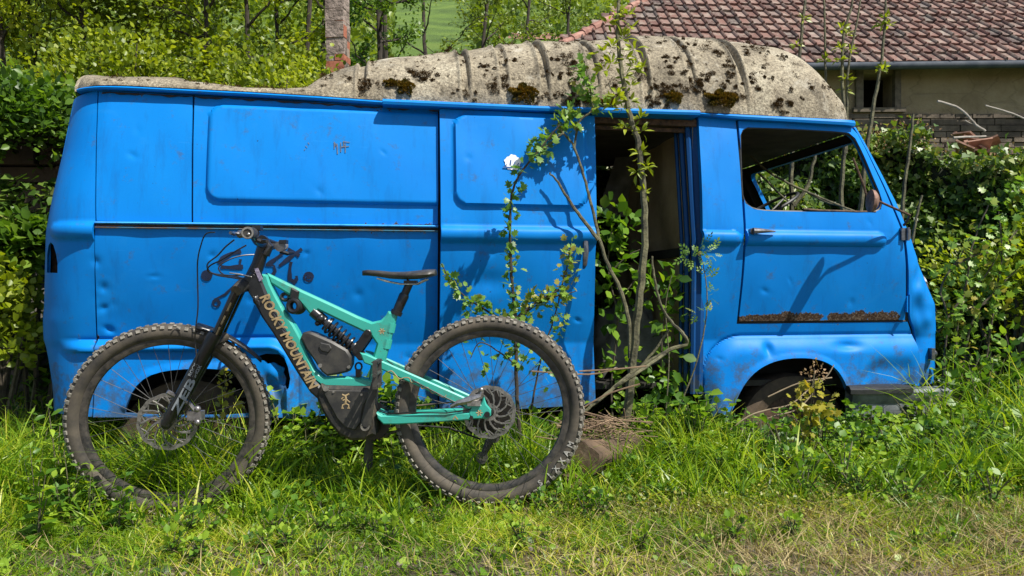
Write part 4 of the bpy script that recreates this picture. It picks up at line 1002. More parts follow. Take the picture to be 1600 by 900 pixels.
b = MB(); b.tube([BP(706,632,-.05), BP(716,626,-.055), BP(735,622,-.058), BP(752,616,-.055), BP(754,608,-.055)], [.008, .012, .016, .012, .008], 8); b.box(BP(742,626,-.055), (.05, .03, .02)); b.ball(BP(753,606,-.055), .010); b.build('rear_brake_caliper', M_('silver_caliper', (.18, .17, .16), (.42, .40, .38), 50, .4, .8), bike)
b = MB(); cp = ptf(.105, R(12), -.045); b.box(cp, (.055, .035, .035)); b.ball(cp+Vector((.01, -.01, .025)), .014); b.ball(cp+Vector((0.01, -.01, -.025)), .014); b.tube([cp+Vector((.0, -.01, .02)), cp+Vector((-.02, -.02, .05)), AXL+Vector((.03, -.09, .12)) ], .009, 6); b.build('front_brake_caliper', M_('silver_caliper_front', (.14, .13, .13), (.38, .36, .36), 50, .4, .8), fk)
# ---- handlebar
BC = BP(410, 377); bl = RM @ Vector((0, 1, 0))
g_n = BC-bl*.39+Vector((-.006, 0, .030)); g_f = BC+bl*.37+Vector((.05, 0, -.022))
# place the near grip where the photo shows it
b = MB(); b.tube([g_n+bl*.10, BC-bl*.19+Vector((0,0,-.002)), BC-bl*.06+Vector((.004,0,-.01)), BC+bl*.06+Vector((.004,0,-.01)), BC+bl*.19, g_f-bl*.1], [.012, .012, .0165, .0165, .012, .012], 12)
hb = b.build('handlebar', BLK, bike)
for (e, s) in ((g_n, 1), (g_f, -1)):
    b = MB(); pts = [e+bl*s*.0+Vector((0,0,0)), e+bl*s*.004, e+bl*s*.03, e+bl*s*.115, e+bl*s*.13]; b.tube(pts, [.018, .0215, .0195, .0185, .020], 16)
    for k in range(7): b.tube([e+bl*s*(.02+.013*k), e+bl*s*(.026+.013*k)], .0205, 14)
    gp_ = b.build('grip', BLKD if s > 0 else M_('worn_grey_grip', (.12, .12, .12), (.25, .25, .25), 40, .7), hb)
    if s > 0:
        b = MB(); b.disc(e-bl*.002, bl, .014, .0195, .003, 28); b.ball(e-bl*.003+Vector((.003,0,-.004)), (.005,.002,.005)); b.build('end_cap', ALU, gp_)
    # brake lever and clamp
    b = MB(); c = e+bl*s*.16; fw = RM @ Vector((-1, 0, 0)); b.tube([c-bl*s*.012, c+bl*s*.012], .022, 14)
    b.tube([c+fw*.02+Vector((0,0,.0)), c+fw*.045+Vector((0,0,-.004)), c+fw*.05+bl*s*.05], [.012, .015, .010], 8)
    b.tube([c+fw*.05+Vector((0,0,-.004)), c+fw*.062-bl*s*.05, c+fw*.050-bl*s*.11+Vector((0,0,-.006)), c+fw*.058-bl*s*.135], [.007, .0055, .005, .006], 8); b.build('brake_lever', GREYM, hb)
    b = MB(); b.tube([c+Vector((.0,0,-.02)), c-fw*.03+Vector((0,0,-.03)), c-fw*.05-bl*s*.03+Vector((0,0,-.028))], [.010, .009, .006], 8); b.box(c+Vector((.015,0,.018)), (.03,.03,.016)); b.build('thumb_lever', BLK, hb)
b = MB(); b.tube([BC-bl*.028, BC+bl*.028], .024, 14); b.tube([BC, BP(420, 386), BP(413, 396)], [.022, .020, .024], 12); b.tube([BP(416,384), BP(404,412)], .021, 12); b.build('stem', BLK, hb)
b = MB()
def cab(l, r_=.0026): b.tube([BP(x, y, d) for x, y, d in l], r_, 6)
def cabs(l, r_=.0026, n=7):
    q = [BP(x, y, d) for x, y, d in l]; o = []
    for i in range(len(q)-1):
        p0, p1, p2, p3 = q[max(i-1, 0)], q[i], q[i+1], q[min(i+2, len(q)-1)]
        for k in range(n):
            t = k/n; o.append(.5*((2*p1)+(p2-p0)*t+(2*p0-5*p1+4*p2-p3)*t*t+(3*p1-p0-3*p2+p3)*t**3))
    b.tube(o+[q[-1]], r_, 6)
cabs([(384,372,-.30),(366,374,-.27),(350,392,-.22),(336,412,-.16),(331,440,-.13),(328,480,-.11),(323,510,-.1),(320,530,-.09),(322,560,-.09),(312,610,-.085),(305,640,-.08)])
cabs([(396,380,-.2),(380,390,-.18),(362,402,-.14),(342,412,-.1),(336,420,-.07),(342,428,-.05),(372,432,-.03),(398,440,-.03)], .003)
cabs([(402,386,-.12),(388,396,-.14),(365,408,-.12),(345,416,-.1),(338,424,-.08),(350,431,-.05),(378,436,-.03),(402,446,-.02)], .003)
cabs([(400,396,.1),(372,398,.06),(352,406,.03),(340,418,.01),(352,430,.0),(384,430,-.02),(402,436,-.03)], .003)
b.build('cables', BLK, hb)
b = MB(); b.tube([BP(368,427,-.06), BP(384,429,-.06), BP(400,433,-.05)], .0028, 6); b.build('silver_cable', ALU, hb)
# ---- lettering
def text(s, size, mat, parent, M, name='lettering', bold=0.0, shear=0.0, ext=.0006):
    cu = bpy.data.curves.new(name, 'FONT'); cu.body = s; cu.size = size; cu.extrude = ext; cu.offset = bold; cu.shear = shear; cu.align_x = 'CENTER'; cu.align_y = 'CENTER'; cu.resolution_u = 3
    o = bpy.data.objects.new(name, cu); COL.objects.link(o); dg = bpy.context.evaluated_depsgraph_get(); me = bpy.data.meshes.new_from_object(o.evaluated_get(dg)); bpy.data.objects.remove(o)
    me.name = name; me.transform(M); me.materials.clear(); return link(name, me, mat, parent)
def tmat(c, xd, nd):
    xd = Vector(xd).normalized(); nd = Vector(nd).normalized(); yd = nd.cross(xd); m = Matrix((xd, yd, nd)).transposed().to_4x4(); m.translation = c; return m
a_, z_ = BP(421, 470, -.0352), BP(489, 594, -.0352)
text('ROCKY MOUNTAIN', .056, GOLD, fr, tmat((a_+z_)/2, z_-a_, (0, -1, 0)) @ Matrix.Diagonal((.80, .95, 1, 1)), 'frame_lettering', .0018, .15)
text('GX', .022, M_('grey_print', (.35, .35, .36)), fr, tmat(BP(404, 426, -.032), BP(410, 440)-BP(400, 420), (0, -1, 0)), 'head_badge', .001) if False else None
b = MB(); b.slab(B2([(402,420),(408,419),(416,437),(410,440)]), -.0375, -.034, .0008); b.build('head_label', M_('violet_label', (.10, .085, .14), (.30, .27, .36), 120, .4), fr)
b = MB()
for (x, y) in ((366,470),(357,490),(349,507)): b.tube([BP(x, y)-lat*.082, BP(x-6, y+13)-lat*.082], .0035, 5)
b.each('stanchion_sticker', GOLD, fk)
PRN = M_('fork_print', (.20, .22, .24), rough=.6)
fl0 = BP(300, 610)-lat*.066; d = (AXL-BP(340, 520)).normalized(); nrm = -lat
text('ZEB', .062, PRN, fk, tmat(BP(295, 612)-lat*.0925, -d, nrm) @ Matrix.Diagonal((1.35, .66, 1, 1)), 'fork_lettering', .002, .1)
text('ROCK\nSHOX', .017, PRN, fk, tmat(BP(312, 573)-lat*.0905, -d, nrm) @ Matrix.Diagonal((1.15, 1.0, 1, 1)), 'fork_badge', .0003)
WHT = M_('worn_white_print', (.22, .21, .19), (.46, .44, .40), 40, .8)
for i, ch in enumerate('MAXXIS'):
    a = R(-22-6.2*i-(1.5 if i > 4 else 0)); rr = .338; yq = -.0315; c = ptr(rr, a, yq)
    xd = ptr(rr, a-.01, yq)-c
    text(ch, .030, WHT, whr, tmat(c, -xd if False else xd, (0, -1, 0)) @ Matrix.Diagonal((1, -1, 1, 1)) if False else tmat(c+Vector((0,-.0006,0)), Vector((-math.sin(a), 0, math.cos(a))), (0, -1, 0)), 'tyre_letter', .0008)
# ================================================================ GROUND AND HILL
def gz(x, y):
    x = np.asarray(x, float); y = np.asarray(y, float)
    z = .012+.028*np.clip(x, -4, 1.2)+.012*np.sin(x*2.1+y)*np.sin(y*3.3+1)+.006*np.sin(x*7+2)*np.sin(y*6)
    d = np.clip(y-5.6, 0, None); z = z+.45*(np.sqrt(d*d+.8)-math.sqrt(.8))
    return z+np.clip(y-9, 0, 6)*.03*np.sin(x*.6+y*.3)
def sheet(name, xs, ys, dz, mat):
    X, Y = np.meshgrid(xs, ys, indexing='ij'); v = np.stack([X, Y, gz(X, Y)+dz], -1).reshape(-1, 3); n, m = X.shape
    i = np.arange(n*m).reshape(n, m); f = np.stack([i[:-1, :-1], i[1:, :-1], i[1:, 1:], i[:-1, 1:]], -1).reshape(-1, 4)
    o = mesh(name, v, f, mat, None, sm=True); return struct(o)
m, nt, bs = newmat('soil_with_litter'); co = coords(nt)
c = ramp(nt, noise(nt, 9, 8, .7, co), [(.3, (.030, .020, .012)), (.5, (.095, .068, .042)), (.7, (.22, .17, .12))]).outputs[0]
c = mixc(nt, mth(nt, 'MULTIPLY', ramp(nt, noise(nt, 3, 6, .7, co), [(.46, (0,0,0)), (.64, (1,1,1))]).outputs[0], .5), c, (.055, .065, .018))
nt.links.new(c, bs.inputs['Base Color']); bs.inputs['Roughness'].default_value = .95; bump(nt, bs, noise(nt, 45, 8, .75, co), 1.0, .02)
sheet('ground', np.concatenate([np.linspace(-60, -5, 20), np.linspace(-4.8, 5, 180), np.linspace(5.5, 60, 20)]), np.concatenate([np.linspace(-30, 1.5, 14), np.linspace(1.6, 5.6, 120)]), 0, m)
m, nt, bs = newmat('meadow'); co = coords(nt)
c = ramp(nt, noise(nt, .35, 8, .6, co), [(.3, (.045, .085, .012)), (.55, (.10, .17, .022)), (.75, (.15, .20, .03))]).outputs[0]
nt.links.new(c, bs.inputs['Base Color']); bs.inputs['Roughness'].default_value = .95; bump(nt, bs, noise(nt, 6, 8, .8, co), 1.0, .12)
h_ = sheet('hill', np.linspace(-150, 150, 120), np.concatenate([np.linspace(5.5, 20, 60), np.linspace(21, 220, 70)]), 0, m)
m, nt, bs = newmat('gravel_path'); co = coords(nt); vo = N(nt, 'ShaderNodeTexVoronoi'); vo.inputs['Scale'].default_value = 70; nt.links.new(co, vo.inputs['Vector'])
c = ramp(nt, noise(nt, 30, 8, .75, co), [(.3, (.06, .045, .03)), (.5, (.16, .125, .09)), (.72, (.34, .28, .22))]).outputs[0]
nt.links.new(c, bs.inputs['Base Color']); bs.inputs['Roughness'].default_value = .95; bump(nt, bs, mth(nt, 'ADD', vo.outputs['Distance'], noise(nt, 60, 6, .7, co)), 1.0, .012)
xs = np.linspace(-6, 7, 260); v = []; f = []; ys_ = np.linspace(-3, 1, 12)
for x in xs:
    ed = 2.10+.07*float(ss(x, -.4, .3))+.03*math.sin(x*3)+.03*math.sin(x*11+1)+.05*math.sin(x*1.3)
    for t in ys_: y = -3+(ed+3)*(t+3)/4; v.append((x, y, float(gz(x, y))+.005))
v = np.array(v); i = np.arange(len(v)).reshape(len(xs), 12); f = np.stack([i[:-1, :-1], i[1:, :-1], i[1:, 1:], i[:-1, 1:]], -1).reshape(-1, 4)
struct(mesh('path', v, f, m, None, sm=True))
# small stones on the path, too many to count
n = 700; b = MB()
for k in range(n):
    x, y = rng.uniform(-2.2, 2.4), rng.uniform(2.05, 2.5); s = rng.uniform(.003, .011); M = Matrix.Rotation(rng.uniform(0, 6), 3, 'Z') @ Matrix.Rotation(rng.uniform(0, 1), 3, 'X')
    b.ball((x, y, float(gz(x, y))+s*.4), (s*1.3, s, s*.7), 6, 4, M=M)
tag(b.build('pebbles', M_('pebble', (.08, .065, .05), (.24, .20, .165), 12, .9), None, angle=60), 'small pale pebbles scattered over the path edge', 'pebbles', kind='stuff')
# ================================================================ BARN
YB = 12.0; ZE = P(0, 106, YB).z
m, nt, bs = newmat('clay_tiles'); at = N(nt, 'ShaderNodeAttribute', attribute_name='tint')
c = ramp(nt, at.outputs['Fac'], [(0, (.055, .032, .028)), (.35, (.12, .055, .042)), (.65, (.165, .082, .062)), (.85, (.21, .135, .11)), (1, (.11, .085, .075))]).outputs[0]
c = mixc(nt, mth(nt, 'MULTIPLY', ramp(nt, noise(nt, 5, 8, .8), [(.48, (0,0,0)), (.62, (1,1,1))]).outputs[0], .6), c, (.30, .27, .22))
c = mixc(nt, mth(nt, 'MULTIPLY', ramp(nt, noise(nt, 9, 6, .8), [(.55, (0,0,0)), (.66, (1,1,1))]).outputs[0], .6), c, (.05, .045, .03))
nt.links.new(c, bs.inputs['Base Color']); bs.inputs['Roughness'].default_value = .85; bump(nt, bs, noise(nt, 40, 6, .7), .5, .01); TILE = m
barn = empty('barn', P(1420, 215, 12.4)); tag(barn, 'old mud walled barn with red clay tile roof and one dark window opening', 'barn')
bl0 = barn.location
X0 = P(822, 106, YB).x; X1 = 11.5; sl = R(40); TWD, TEX = .205, .34; SLX = -.012   # slight fall of the eave line
prf = [(0, .0), (.10, .012), (.22, .014), (.5, .004), (.74, .008), (.80, .038), (.90, .052), (.97, .036)]
V = []; Fq = []; T = []; rows = 20
for r_ in range(rows):
    b0 = r_*TEX; b1 = b0+TEX+.03; xa = X0+(b0*math.cos(sl)); k0 = int((xa-X0)/TWD); nt_ = int((X1-X0)/TWD)
    for k in range(k0, nt_):
        x = X0+k*TWD+(.5*TWD*(r_ % 2) if False else 0)+rng.normal(0, .003); dz = rng.normal(0, .006); tn = np.clip(rng.beta(2, 2)+.18*math.sin(k*.7+r_), 0, 1); db = rng.normal(0, .008); o = len(V)
        for (a, h) in prf+[(1.02, .004)]:
            for (bb, up) in ((b0+db, .050), (b0+db+.004, .050-.035), (b1, .006)) if False else ((b0+db, .018), (b0+db-.002, .052), (b1, .010)):
                hh = h+up+dz if up > .02 else (h*.2+up if bb < b1 else h+up)
                px_, pb = x+a*TWD, bb
                V.append((px_-bl0.x, YB+pb*math.cos(sl)-hh*math.sin(sl)-bl0.y, ZE+(px_-1)*.012+pb*math.sin(sl)+hh*math.cos(sl)-bl0.z)); T.append(tn)
        m_ = len(prf)
        for i in range(m_):
            for j in range(2): p = o+3*i+j; Fq.append((p, p+3, p+4, p+1))
roofo = mesh('roof', np.array(V), np.array(Fq), TILE, barn, angle=40, tint=T)
b = MB()   # hip face, ridge tiles, under-roof
Lr = rows*TEX; rx = Lr*math.cos(sl); rz = Lr*math.sin(sl)
def rel(x, y, z): return (x-bl0.x, y-bl0.y, z-bl0.z)
b.add([rel(X0-.05, YB, ZE-.01), rel(X0-.05, YB+14, ZE-.01), rel(X0+rx, YB+rx, ZE+rz)], [(0, 2, 1)])
b.add([rel(X0, YB+.05, ZE-.03), rel(X1, YB+.05, ZE+.09), rel(X1, YB+rx, ZE+rz+.09), rel(X0+rx, YB+rx, ZE+rz)], [(0, 1, 2, 3)])
b.build('roof_boarding', M_('old_boards', (.07, .045, .03), (.14, .09, .06), 9, .9), barn, sm=False)
b = MB(); nn = 26
for k in range(nn):
    t = k/nn; t2 = (k+1.12)/nn; p0 = Vector(rel(X0+rx*t, YB+rx*t, ZE+rz*t+.05)); p1 = Vector(rel(X0+rx*t2, YB+rx*t2, ZE+rz*t2+.03)); b.tube([p0, p1], [.085, .075], 10)
b.build('hip_tiles', M_('hip_clay', (.16, .06, .045), (.36, .20, .15), 6, .85, 0, .3, 40), roofo)
b = MB(); gl = []
b.tube([rel(X0-.1, YB-.09, ZE-.06), rel(X1, YB-.09, ZE+.07)], .062, 12); 
for k in range(12): x = X0+.5+k*.9; b.box(rel(x, YB-.06, ZE-.01+(x-1)*.012), (.03, .16, .03))
b.build('gutter', M_('zinc_gutter', (.04, .05, .065), (.08, .09, .105), 4, .8, .0, spec=.2), barn)
YW = 12.35; b = MB(); q = lambda a, c: P(a, c, YW)
w0, w1 = q(1345, 115), q(1398, 171); zb_ = q(0, 178).z; zt = ZE+.1
for (xa, xb, za, zc) in ((X0+.3, w0.x, zb_, zt), (w1.x, X1, zb_, zt), (w0.x, w1.x, zb_, w1.z), (w0.x, w1.x, w0.z, zt)):
    b.box(rel((xa+xb)/2, YW+.2, (za+zc)/2), (xb-xa, .4, zc-za))
m, nt, bs = newmat('mud_plaster'); co = coords(nt)
c = ramp(nt, noise(nt, 1.2, 8, .65, co), [(.3, (.16, .115, .06)), (.5, (.26, .20, .115)), (.7, (.36, .29, .18))]).outputs[0]
vo = N(nt, 'ShaderNodeTexVoronoi', feature='DISTANCE_TO_EDGE'); vo.inputs['Scale'].default_value = 1.5; nt.links.new(mixc(nt, .25, co, N(nt, 'ShaderNodeTexNoise').outputs['Color']), vo.inputs['Vector'])
cr_ = ramp(nt, vo.outputs['Distance'], [(.0, (1,1,1)), (.02, (0,0,0))]).outputs[0]
c = mixc(nt, mth(nt, 'MULTIPLY', cr_, .25), c, (.07, .05, .03))
nt.links.new(c, bs.inputs['Base Color']); bs.inputs['Roughness'].default_value = .95; bump(nt, bs, mth(nt, 'SUBTRACT', noise(nt, 4, 8, .7, co), mth(nt, 'MULTIPLY', cr_, .1)), .9, .06)
wl = b.build('wall', m, barn, sm=False)
b = MB()
for i, (xa, xb) in enumerate(((w0.x-.10, w0.x+.02), (w1.x-.02, w1.x+.08))): b.box(rel((xa+xb)/2, YW-.004, (w0.z+w1.z)/2), (xb-xa, .10, w0.z-w1.z+.1))
b.box(rel((w0.x+w1.x)/2, YW-.006, w1.z-.02), (w1.x-w0.x+.3, .14, .07))
b.build('window_frame', M_('grey_timber', (.07, .055, .04), (.16, .13, .09), 12, .9), wl, sm=False)
b = MB(); b.box(rel((w0.x+w1.x)/2, YW+1.2, (w0.z+w1.z)/2), (2.2, .02, 2.0)); b.build('dark_window_sheet', DARKM, barn, sm=False)  # dark sheet put in for the unlit room behind the window
b = MB(); rr_ = random.Random(3); z = zb_
while z > 1.9:
    hgt = rr_.uniform(.07, .12); x = X0+.3
    while x < X1:
        wd = rr_.uniform(.18, .45); dp = rr_.uniform(0, .035); b.box(rel(x+wd/2, YW+.19-dp/2, z-hgt/2), (wd-.015, .40+dp, hgt-.012)); x += wd
    z -= hgt
b.build('stone_base', M_('dark_rubble', (.045, .035, .026), (.16, .125, .09), 3, .95, 0, .5, 25, .02), barn, sm=False)
# far shed
fs = empty('far_shed', P(830, 75, 34)); tag(fs, 'small distant shed with red brown roof on the hillside', 'shed')
b = MB(); b.box((0, 1.2, -.9), (2.6, 2.4, 2.6)); b.build('wall', M_('shed_wall', (.14, .12, .10), (.22, .19, .16), 3, .9), fs, sm=False)
b = MB(); b.add([(-1.5,-.2,.35),(1.5,-.2,.35),(1.5,1.3,1.15),(-1.5,1.3,1.15),(-1.5,2.7,.35),(1.5,2.7,.35)], [(0,1,2,3),(3,2,5,4)]); b.build('roof', M_('shed_tiles', (.17, .08, .055), (.30, .16, .11), 2, .9, 0, .5, 9), fs, sm=False)
# brick stack
pb = P(533, 110, 7.2); st_ = empty('brick_chimney', (pb.x, 7.2, pb.z-1.45), R(-9)); tag(st_, 'weathered chimney of red brick and grey plaster rising among the trees', 'chimney')
b = MB(); T = []; k = 0; z = 0; rr_ = random.Random(5); cols = []
while z < 2.08:
    hh = rr_.choice([.065, .065, .12, .16]); grey = hh > .1; s = .205-.010*z+rr_.uniform(-.008, .008)
    for (sx, w_) in ((-.25, .5), (.25, .5)):
        for (sy, d_) in ((-.25, .5), (.25, .5)):
            if grey and sx > 0 and sy < 0 and False: continue
            big = grey and sy < 0
            b.box((s*(0 if big else sx)+rr_.uniform(-.007, .007)+z*-.02, s*.9*sy+rr_.uniform(-.007, .007), z+hh/2), (s*(w_*2 if big else w_)-.006, s*.9*d_-.004, hh-.007), M=Matrix.Rotation(rr_.uniform(-.03, .03), 3, 'Y'), mi=0 if (grey and rr_.random() < .8) or rr_.random() < .25 else 1)
    b.box((z*-.02, 0, z+hh/2), (s*.92, s*.83, hh+.002), mi=2); z += hh
b.build('brick_stack', [M_('grey_render', (.10, .075, .06), (.34, .27, .23), 9, .95, 0, .9, 30, .02), M_('red_brick', (.20, .055, .03), (.42, .15, .085), 18, .9, 0, .5, 50), M_('mortar', (.20, .15, .11), (.30, .24, .19), 20, .95)], st_, sm=False)
b = MB(); b.tube([(-.02,-.14,.75),(-.02,-.14,1.35)], .006, 6); b.build('iron_rod', RUSTY, st_)
# ================================================================ PLANTS
YG = [(0, (.075, .115, .008)), (.4, (.17, .23, .012)), (.75, (.27, .32, .016)), (1, (.36, .40, .03))]
LF_SPRING = leafmat('spring_leaf', YG, .42)
LF_SPRING2 = leafmat('fresh_leaf', [(0, (.035, .085, .010)), (.5, (.085, .17, .016)), (1, (.17, .27, .03))], .42)
LF_FAR = leafmat('far_leaf', [(0, (.06, .10, .012)), (.5, (.14, .20, .018)), (1, (.24, .30, .03))], .35)
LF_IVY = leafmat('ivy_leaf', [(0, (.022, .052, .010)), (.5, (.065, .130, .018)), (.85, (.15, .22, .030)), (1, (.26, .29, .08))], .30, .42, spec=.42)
LF_HAW = leafmat('hawthorn_leaf', [(0, (.055, .13, .02)), (.5, (.12, .24, .035)), (.85, (.24, .36, .06)), (1, (.30, .26, .04))], .35, .4)
LF_WEED = leafmat('weed_leaf', [(0, (.025, .075, .010)), (.5, (.11, .23, .018)), (1, (.30, .42, .035))], .38, .42)
LF_YEL = leafmat('yellowing_leaf', [(0, (.11, .12, .012)), (.5, (.30, .28, .02)), (1, (.42, .30, .03))], .35, .5)
LF_BROWN = leafmat('dry_flower', [(0, (.12, .07, .03)), (1, (.34, .22, .11))], .2, .7)
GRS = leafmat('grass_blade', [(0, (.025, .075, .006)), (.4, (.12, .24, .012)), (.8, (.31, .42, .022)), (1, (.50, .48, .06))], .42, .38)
STRAW = leafmat('straw', [(0, (.12, .085, .035)), (.5, (.32, .25, .11)), (1, (.52, .42, .20))], .25, .6)
BARK = M_('bark', (.030, .024, .016), (.10, .080, .052), 14, .9, 0, .6, 40, .01)
GBARK = M_('green_bark', (.035, .032, .018), (.15, .14, .07), 22, .8, 0, .7, 60, .008)
DBARK = M_('dark_bark', (.018, .014, .010), (.060, .046, .032), 10, .9, 0, .6, 50, .006)
def cat(l, n=6):
    q = [Vector(p) for p in l]; o = []
    for i in range(len(q)-1):
        p0, p1, p2, p3 = q[max(i-1, 0)], q[i], q[i+1], q[min(i+2, len(q)-1)]
        for k in range(n):
            t = k/n; o.append(.5*((2*p1)+(p2-p0)*t+(2*p0-5*p1+4*p2-p3)*t*t+(3*p1-p0-3*p2+p3)*t**3))
    return o+[q[-1]]
def wob(pts, a): 
    return [p+Vector(rng.normal(0, a, 3)) for p in pts]
def make_tree(root, H_, nb, nl, lsz, mat, bark, rad, spread=1.2, z0=.3, lean=(0, 0), tpl='oval', dense=1.0, vmin=0):
    """trunk with limbs, leaves in sprays along the limbs; all in the tree's own frame"""
    b = MB(); tp = [Vector((lean[0]*t+.06*math.sin(t*5+nb)*spread, lean[1]*t, H_*t)) for t in np.linspace(0, 1, 9)]
    b.tube(wob(tp, rad*.3), [rad*(1-.75*t) for t in np.linspace(0, 1, 9)], 7); P_ = []; D_ = []
    for k in range(nb):
        t = z0+(1-z0)*(k+rng.uniform(0, 1))/nb; i = min(7, int(t*8)); p = tp[i].lerp(tp[i+1], t*8-i) if t < 1 else tp[-1]
        a = rng.uniform(0, 2*math.pi); L = spread*rng.uniform(.5, 1.1)*(1.15-.6*t); d = Vector((math.cos(a), math.sin(a), rng.uniform(.1, .9))).normalized()
        q = [p, p+d*L*.35, p+d*L*.7+Vector((0, 0, L*.06)), p+d*L+Vector((0, 0, L*.16))]; q = cat(q, 3); b.tube(wob(q, L*.012), [rad*.38*(1-.8*s) for s in np.linspace(0, 1, len(q))], 5)
        for _ in range(4):
            s = rng.uniform(.25, 1); p2 = q[min(len(q)-1, int(s*len(q)))]; d2 = (d+Vector(rng.normal(0, .8, 3))).normalized(); L2 = L*rng.uniform(.2, .5); e = p2+d2*L2
            b.tube([p2, (p2+e)/2+Vector((0, 0, .02)), e], [rad*.14, rad*.10, rad*.04], 4, cap=False)
            m_ = max(3, int(1.6*nl/(nb*4))); tt_ = rng.uniform(.0, 1.08, m_); pts = np.array(p2)[None]+np.array(e-p2)[None]*tt_[:, None]+rng.normal(0, .045*dense, (m_, 3))
            P_.append(pts); D_.append(np.tile(np.array(d2), (m_, 1))+np.array([0, 0, -.15]))
    b.build('trunk', bark, root)
    P_ = np.concatenate(P_); D_ = np.concatenate(D_); tint = np.clip(.45+.25*np.sin(P_[:, 0]*3.1+P_[:, 2]*2.3)+rng.normal(0, .22, len(P_)), 0, 1)
    leafobj('crown', leafgeo(P_, D_, np.full(len(P_), lsz*.8), tpl, jit=.6, tint=tint), mat, root)
def at_ground(pxx, y): x = (pxx-800)*y/F; return Vector((x, y, float(gz(x, y))-.03))
G_T = 'young trees growing on the slope behind the van'
tl_ = [(55, 7.2, 26, 5200, 1.3, 'leftmost leafy young tree above the rear corner of the van', LF_SPRING), (135, 6.9, 26, 5600, 1.4, 'dense yellow green young tree above the flat rear roof', LF_SPRING), (215, 7.4, 26, 5600, 1.4, 'bushy bright young tree above the seam of the rear roof', LF_SPRING),
  (300, 7.0, 24, 5000, 1.3, 'bright leafy young tree over the middle of the low rear roof', LF_SPRING), (381, 7.3, 18, 3000, 1.1, 'young tree with a single dark pole trunk left of the roof hump', LF_SPRING), (440, 8.6, 20, 3600, 1.2, 'leafy young tree just left of the roof hump', LF_SPRING),
  (481, 7.9, 10, 1200, .9, 'slender bare pole tree left of the brick chimney', LF_SPRING2), (497, 8.5, 10, 1300, .9, 'second slender pole tree close to the brick chimney', LF_SPRING2), (572, 8.2, 12, 1500, 1.0, 'thin dark tree just right of the brick chimney', LF_SPRING2),
  (603, 9.4, 12, 1500, 1.0, 'twin stemmed pole tree behind the front of the roof hump', LF_SPRING2), (665, 13, 14, 1300, 1.4, 'thin branched tree in front of the meadow', LF_FAR), (760, 14, 16, 2600, 1.6, 'pale leafy tree right of the meadow', LF_FAR),
  (835, 15, 16, 1900, 1.6, 'twiggy tree left of the tiled roof', LF_FAR), (890, 18, 16, 2600, 1.8, 'round tree touching the left edge of the tiled roof', LF_FAR), (10, 6.6, 24, 4200, 1.3, 'leafy young tree cut by the left edge of the view', LF_SPRING)]
for (x, y, nb, nl, sp, lab, mt) in tl_:
    t = empty('young_tree', at_ground(x, y)); tag(t, lab, 'tree', G_T)
    make_tree(t, 5.2 if y < 9 else 6.0, nb, nl, .066 if y < 9 else .085, mt, DBARK, .040 if nb > 16 else .046, sp, .22, (rng.uniform(-.2, .2), 0), 'oval' if y < 8 else 'quad', 1.3)
t = empty('young_tree', at_ground(604, 9.6)); tag(t, 'dark straight tree pole beside the twin stemmed tree', 'tree', G_T); make_tree(t, 5.5, 8, 500, .06, LF_SPRING2, DBARK, .04, .8, .3)
# woodland up the hill: one mass
n = 62000; x = rng.uniform(-34, 26, n); y = 15+50*rng.uniform(0, 1, n)**1.3; x = x*(y/45+.25)
hh = (2.2+1.5*np.sin(x*.8+1)*np.sin(y*.55)+1.0*np.sin(x*1.9+y*.9)); ok = (hh > .6) & ~((x/y*F+800 > 615) & (x/y*F+800 < 735) & (y < 60)) & ~((x > 0.0) & (y < 24)); x, y, hh = x[ok], y[ok], hh[ok]
z = gz(x, y)+hh*np.sqrt(rng.uniform(0, 1, len(x))); p = np.stack([x, y, z], 1)
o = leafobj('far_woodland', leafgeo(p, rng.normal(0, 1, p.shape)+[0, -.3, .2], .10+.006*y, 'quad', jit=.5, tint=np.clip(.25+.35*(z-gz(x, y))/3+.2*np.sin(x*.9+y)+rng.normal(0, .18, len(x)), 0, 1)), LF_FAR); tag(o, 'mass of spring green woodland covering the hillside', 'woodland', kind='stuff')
# understorey behind the van on the left: bushes
def bush(name, c, rx, ry, rz, n, size, mat, tpl, label, cat_, group=None, stems=14, jit=.6, hollow=.55, bark=BARK):
    root = empty(name, (c[0], c[1], float(gz(c[0], c[1]))-.02)); tag(root, label, cat_, group)
    nc = max(6, n//130); u = unit(rng.normal(0, 1, (nc, 3))); u[:, 2] = np.abs(u[:, 2])*1.0-.25; r_ = rng.uniform(hollow, 1, nc)**.6; cc = u*r_[:, None]*np.array([rx, ry, rz])+np.array([0, 0, c[2]-root.location.z])
    k = rng.integers(0, nc, n); p = cc[k]+rng.normal(0, 1, (n, 3))*np.array([rx, ry, rz])*.13+rng.normal(0, .03, (n, 3)); p[:, 2] = np.maximum(p[:, 2], .02)
    out = unit(p-np.array([0, 0, c[2]-root.location.z-.3*rz])); base_t = rng.uniform(.1, .8, nc)[k]
    leafobj('foliage', leafgeo(p, out*.7+[0, 0, -.1], np.full(n, size), tpl, face=out*.35+np.array([.35, -.35, .8]), jit=jit*.7, tint=np.clip(base_t+rng.normal(0, .2, n), 0, 1)), mat, root)
    b = MB()
    for i in range(stems):
        e = cc[i % nc]; b.tube(cat([(e[0]*.15, e[1]*.15, 0), (e[0]*.5, e[1]*.5, e[2]*.5), tuple(e*1.05)], 4), [.018, .017, .015, .014, .013, .011, .009, .007, .004], 5)
    b.build('stems', bark, root); return root
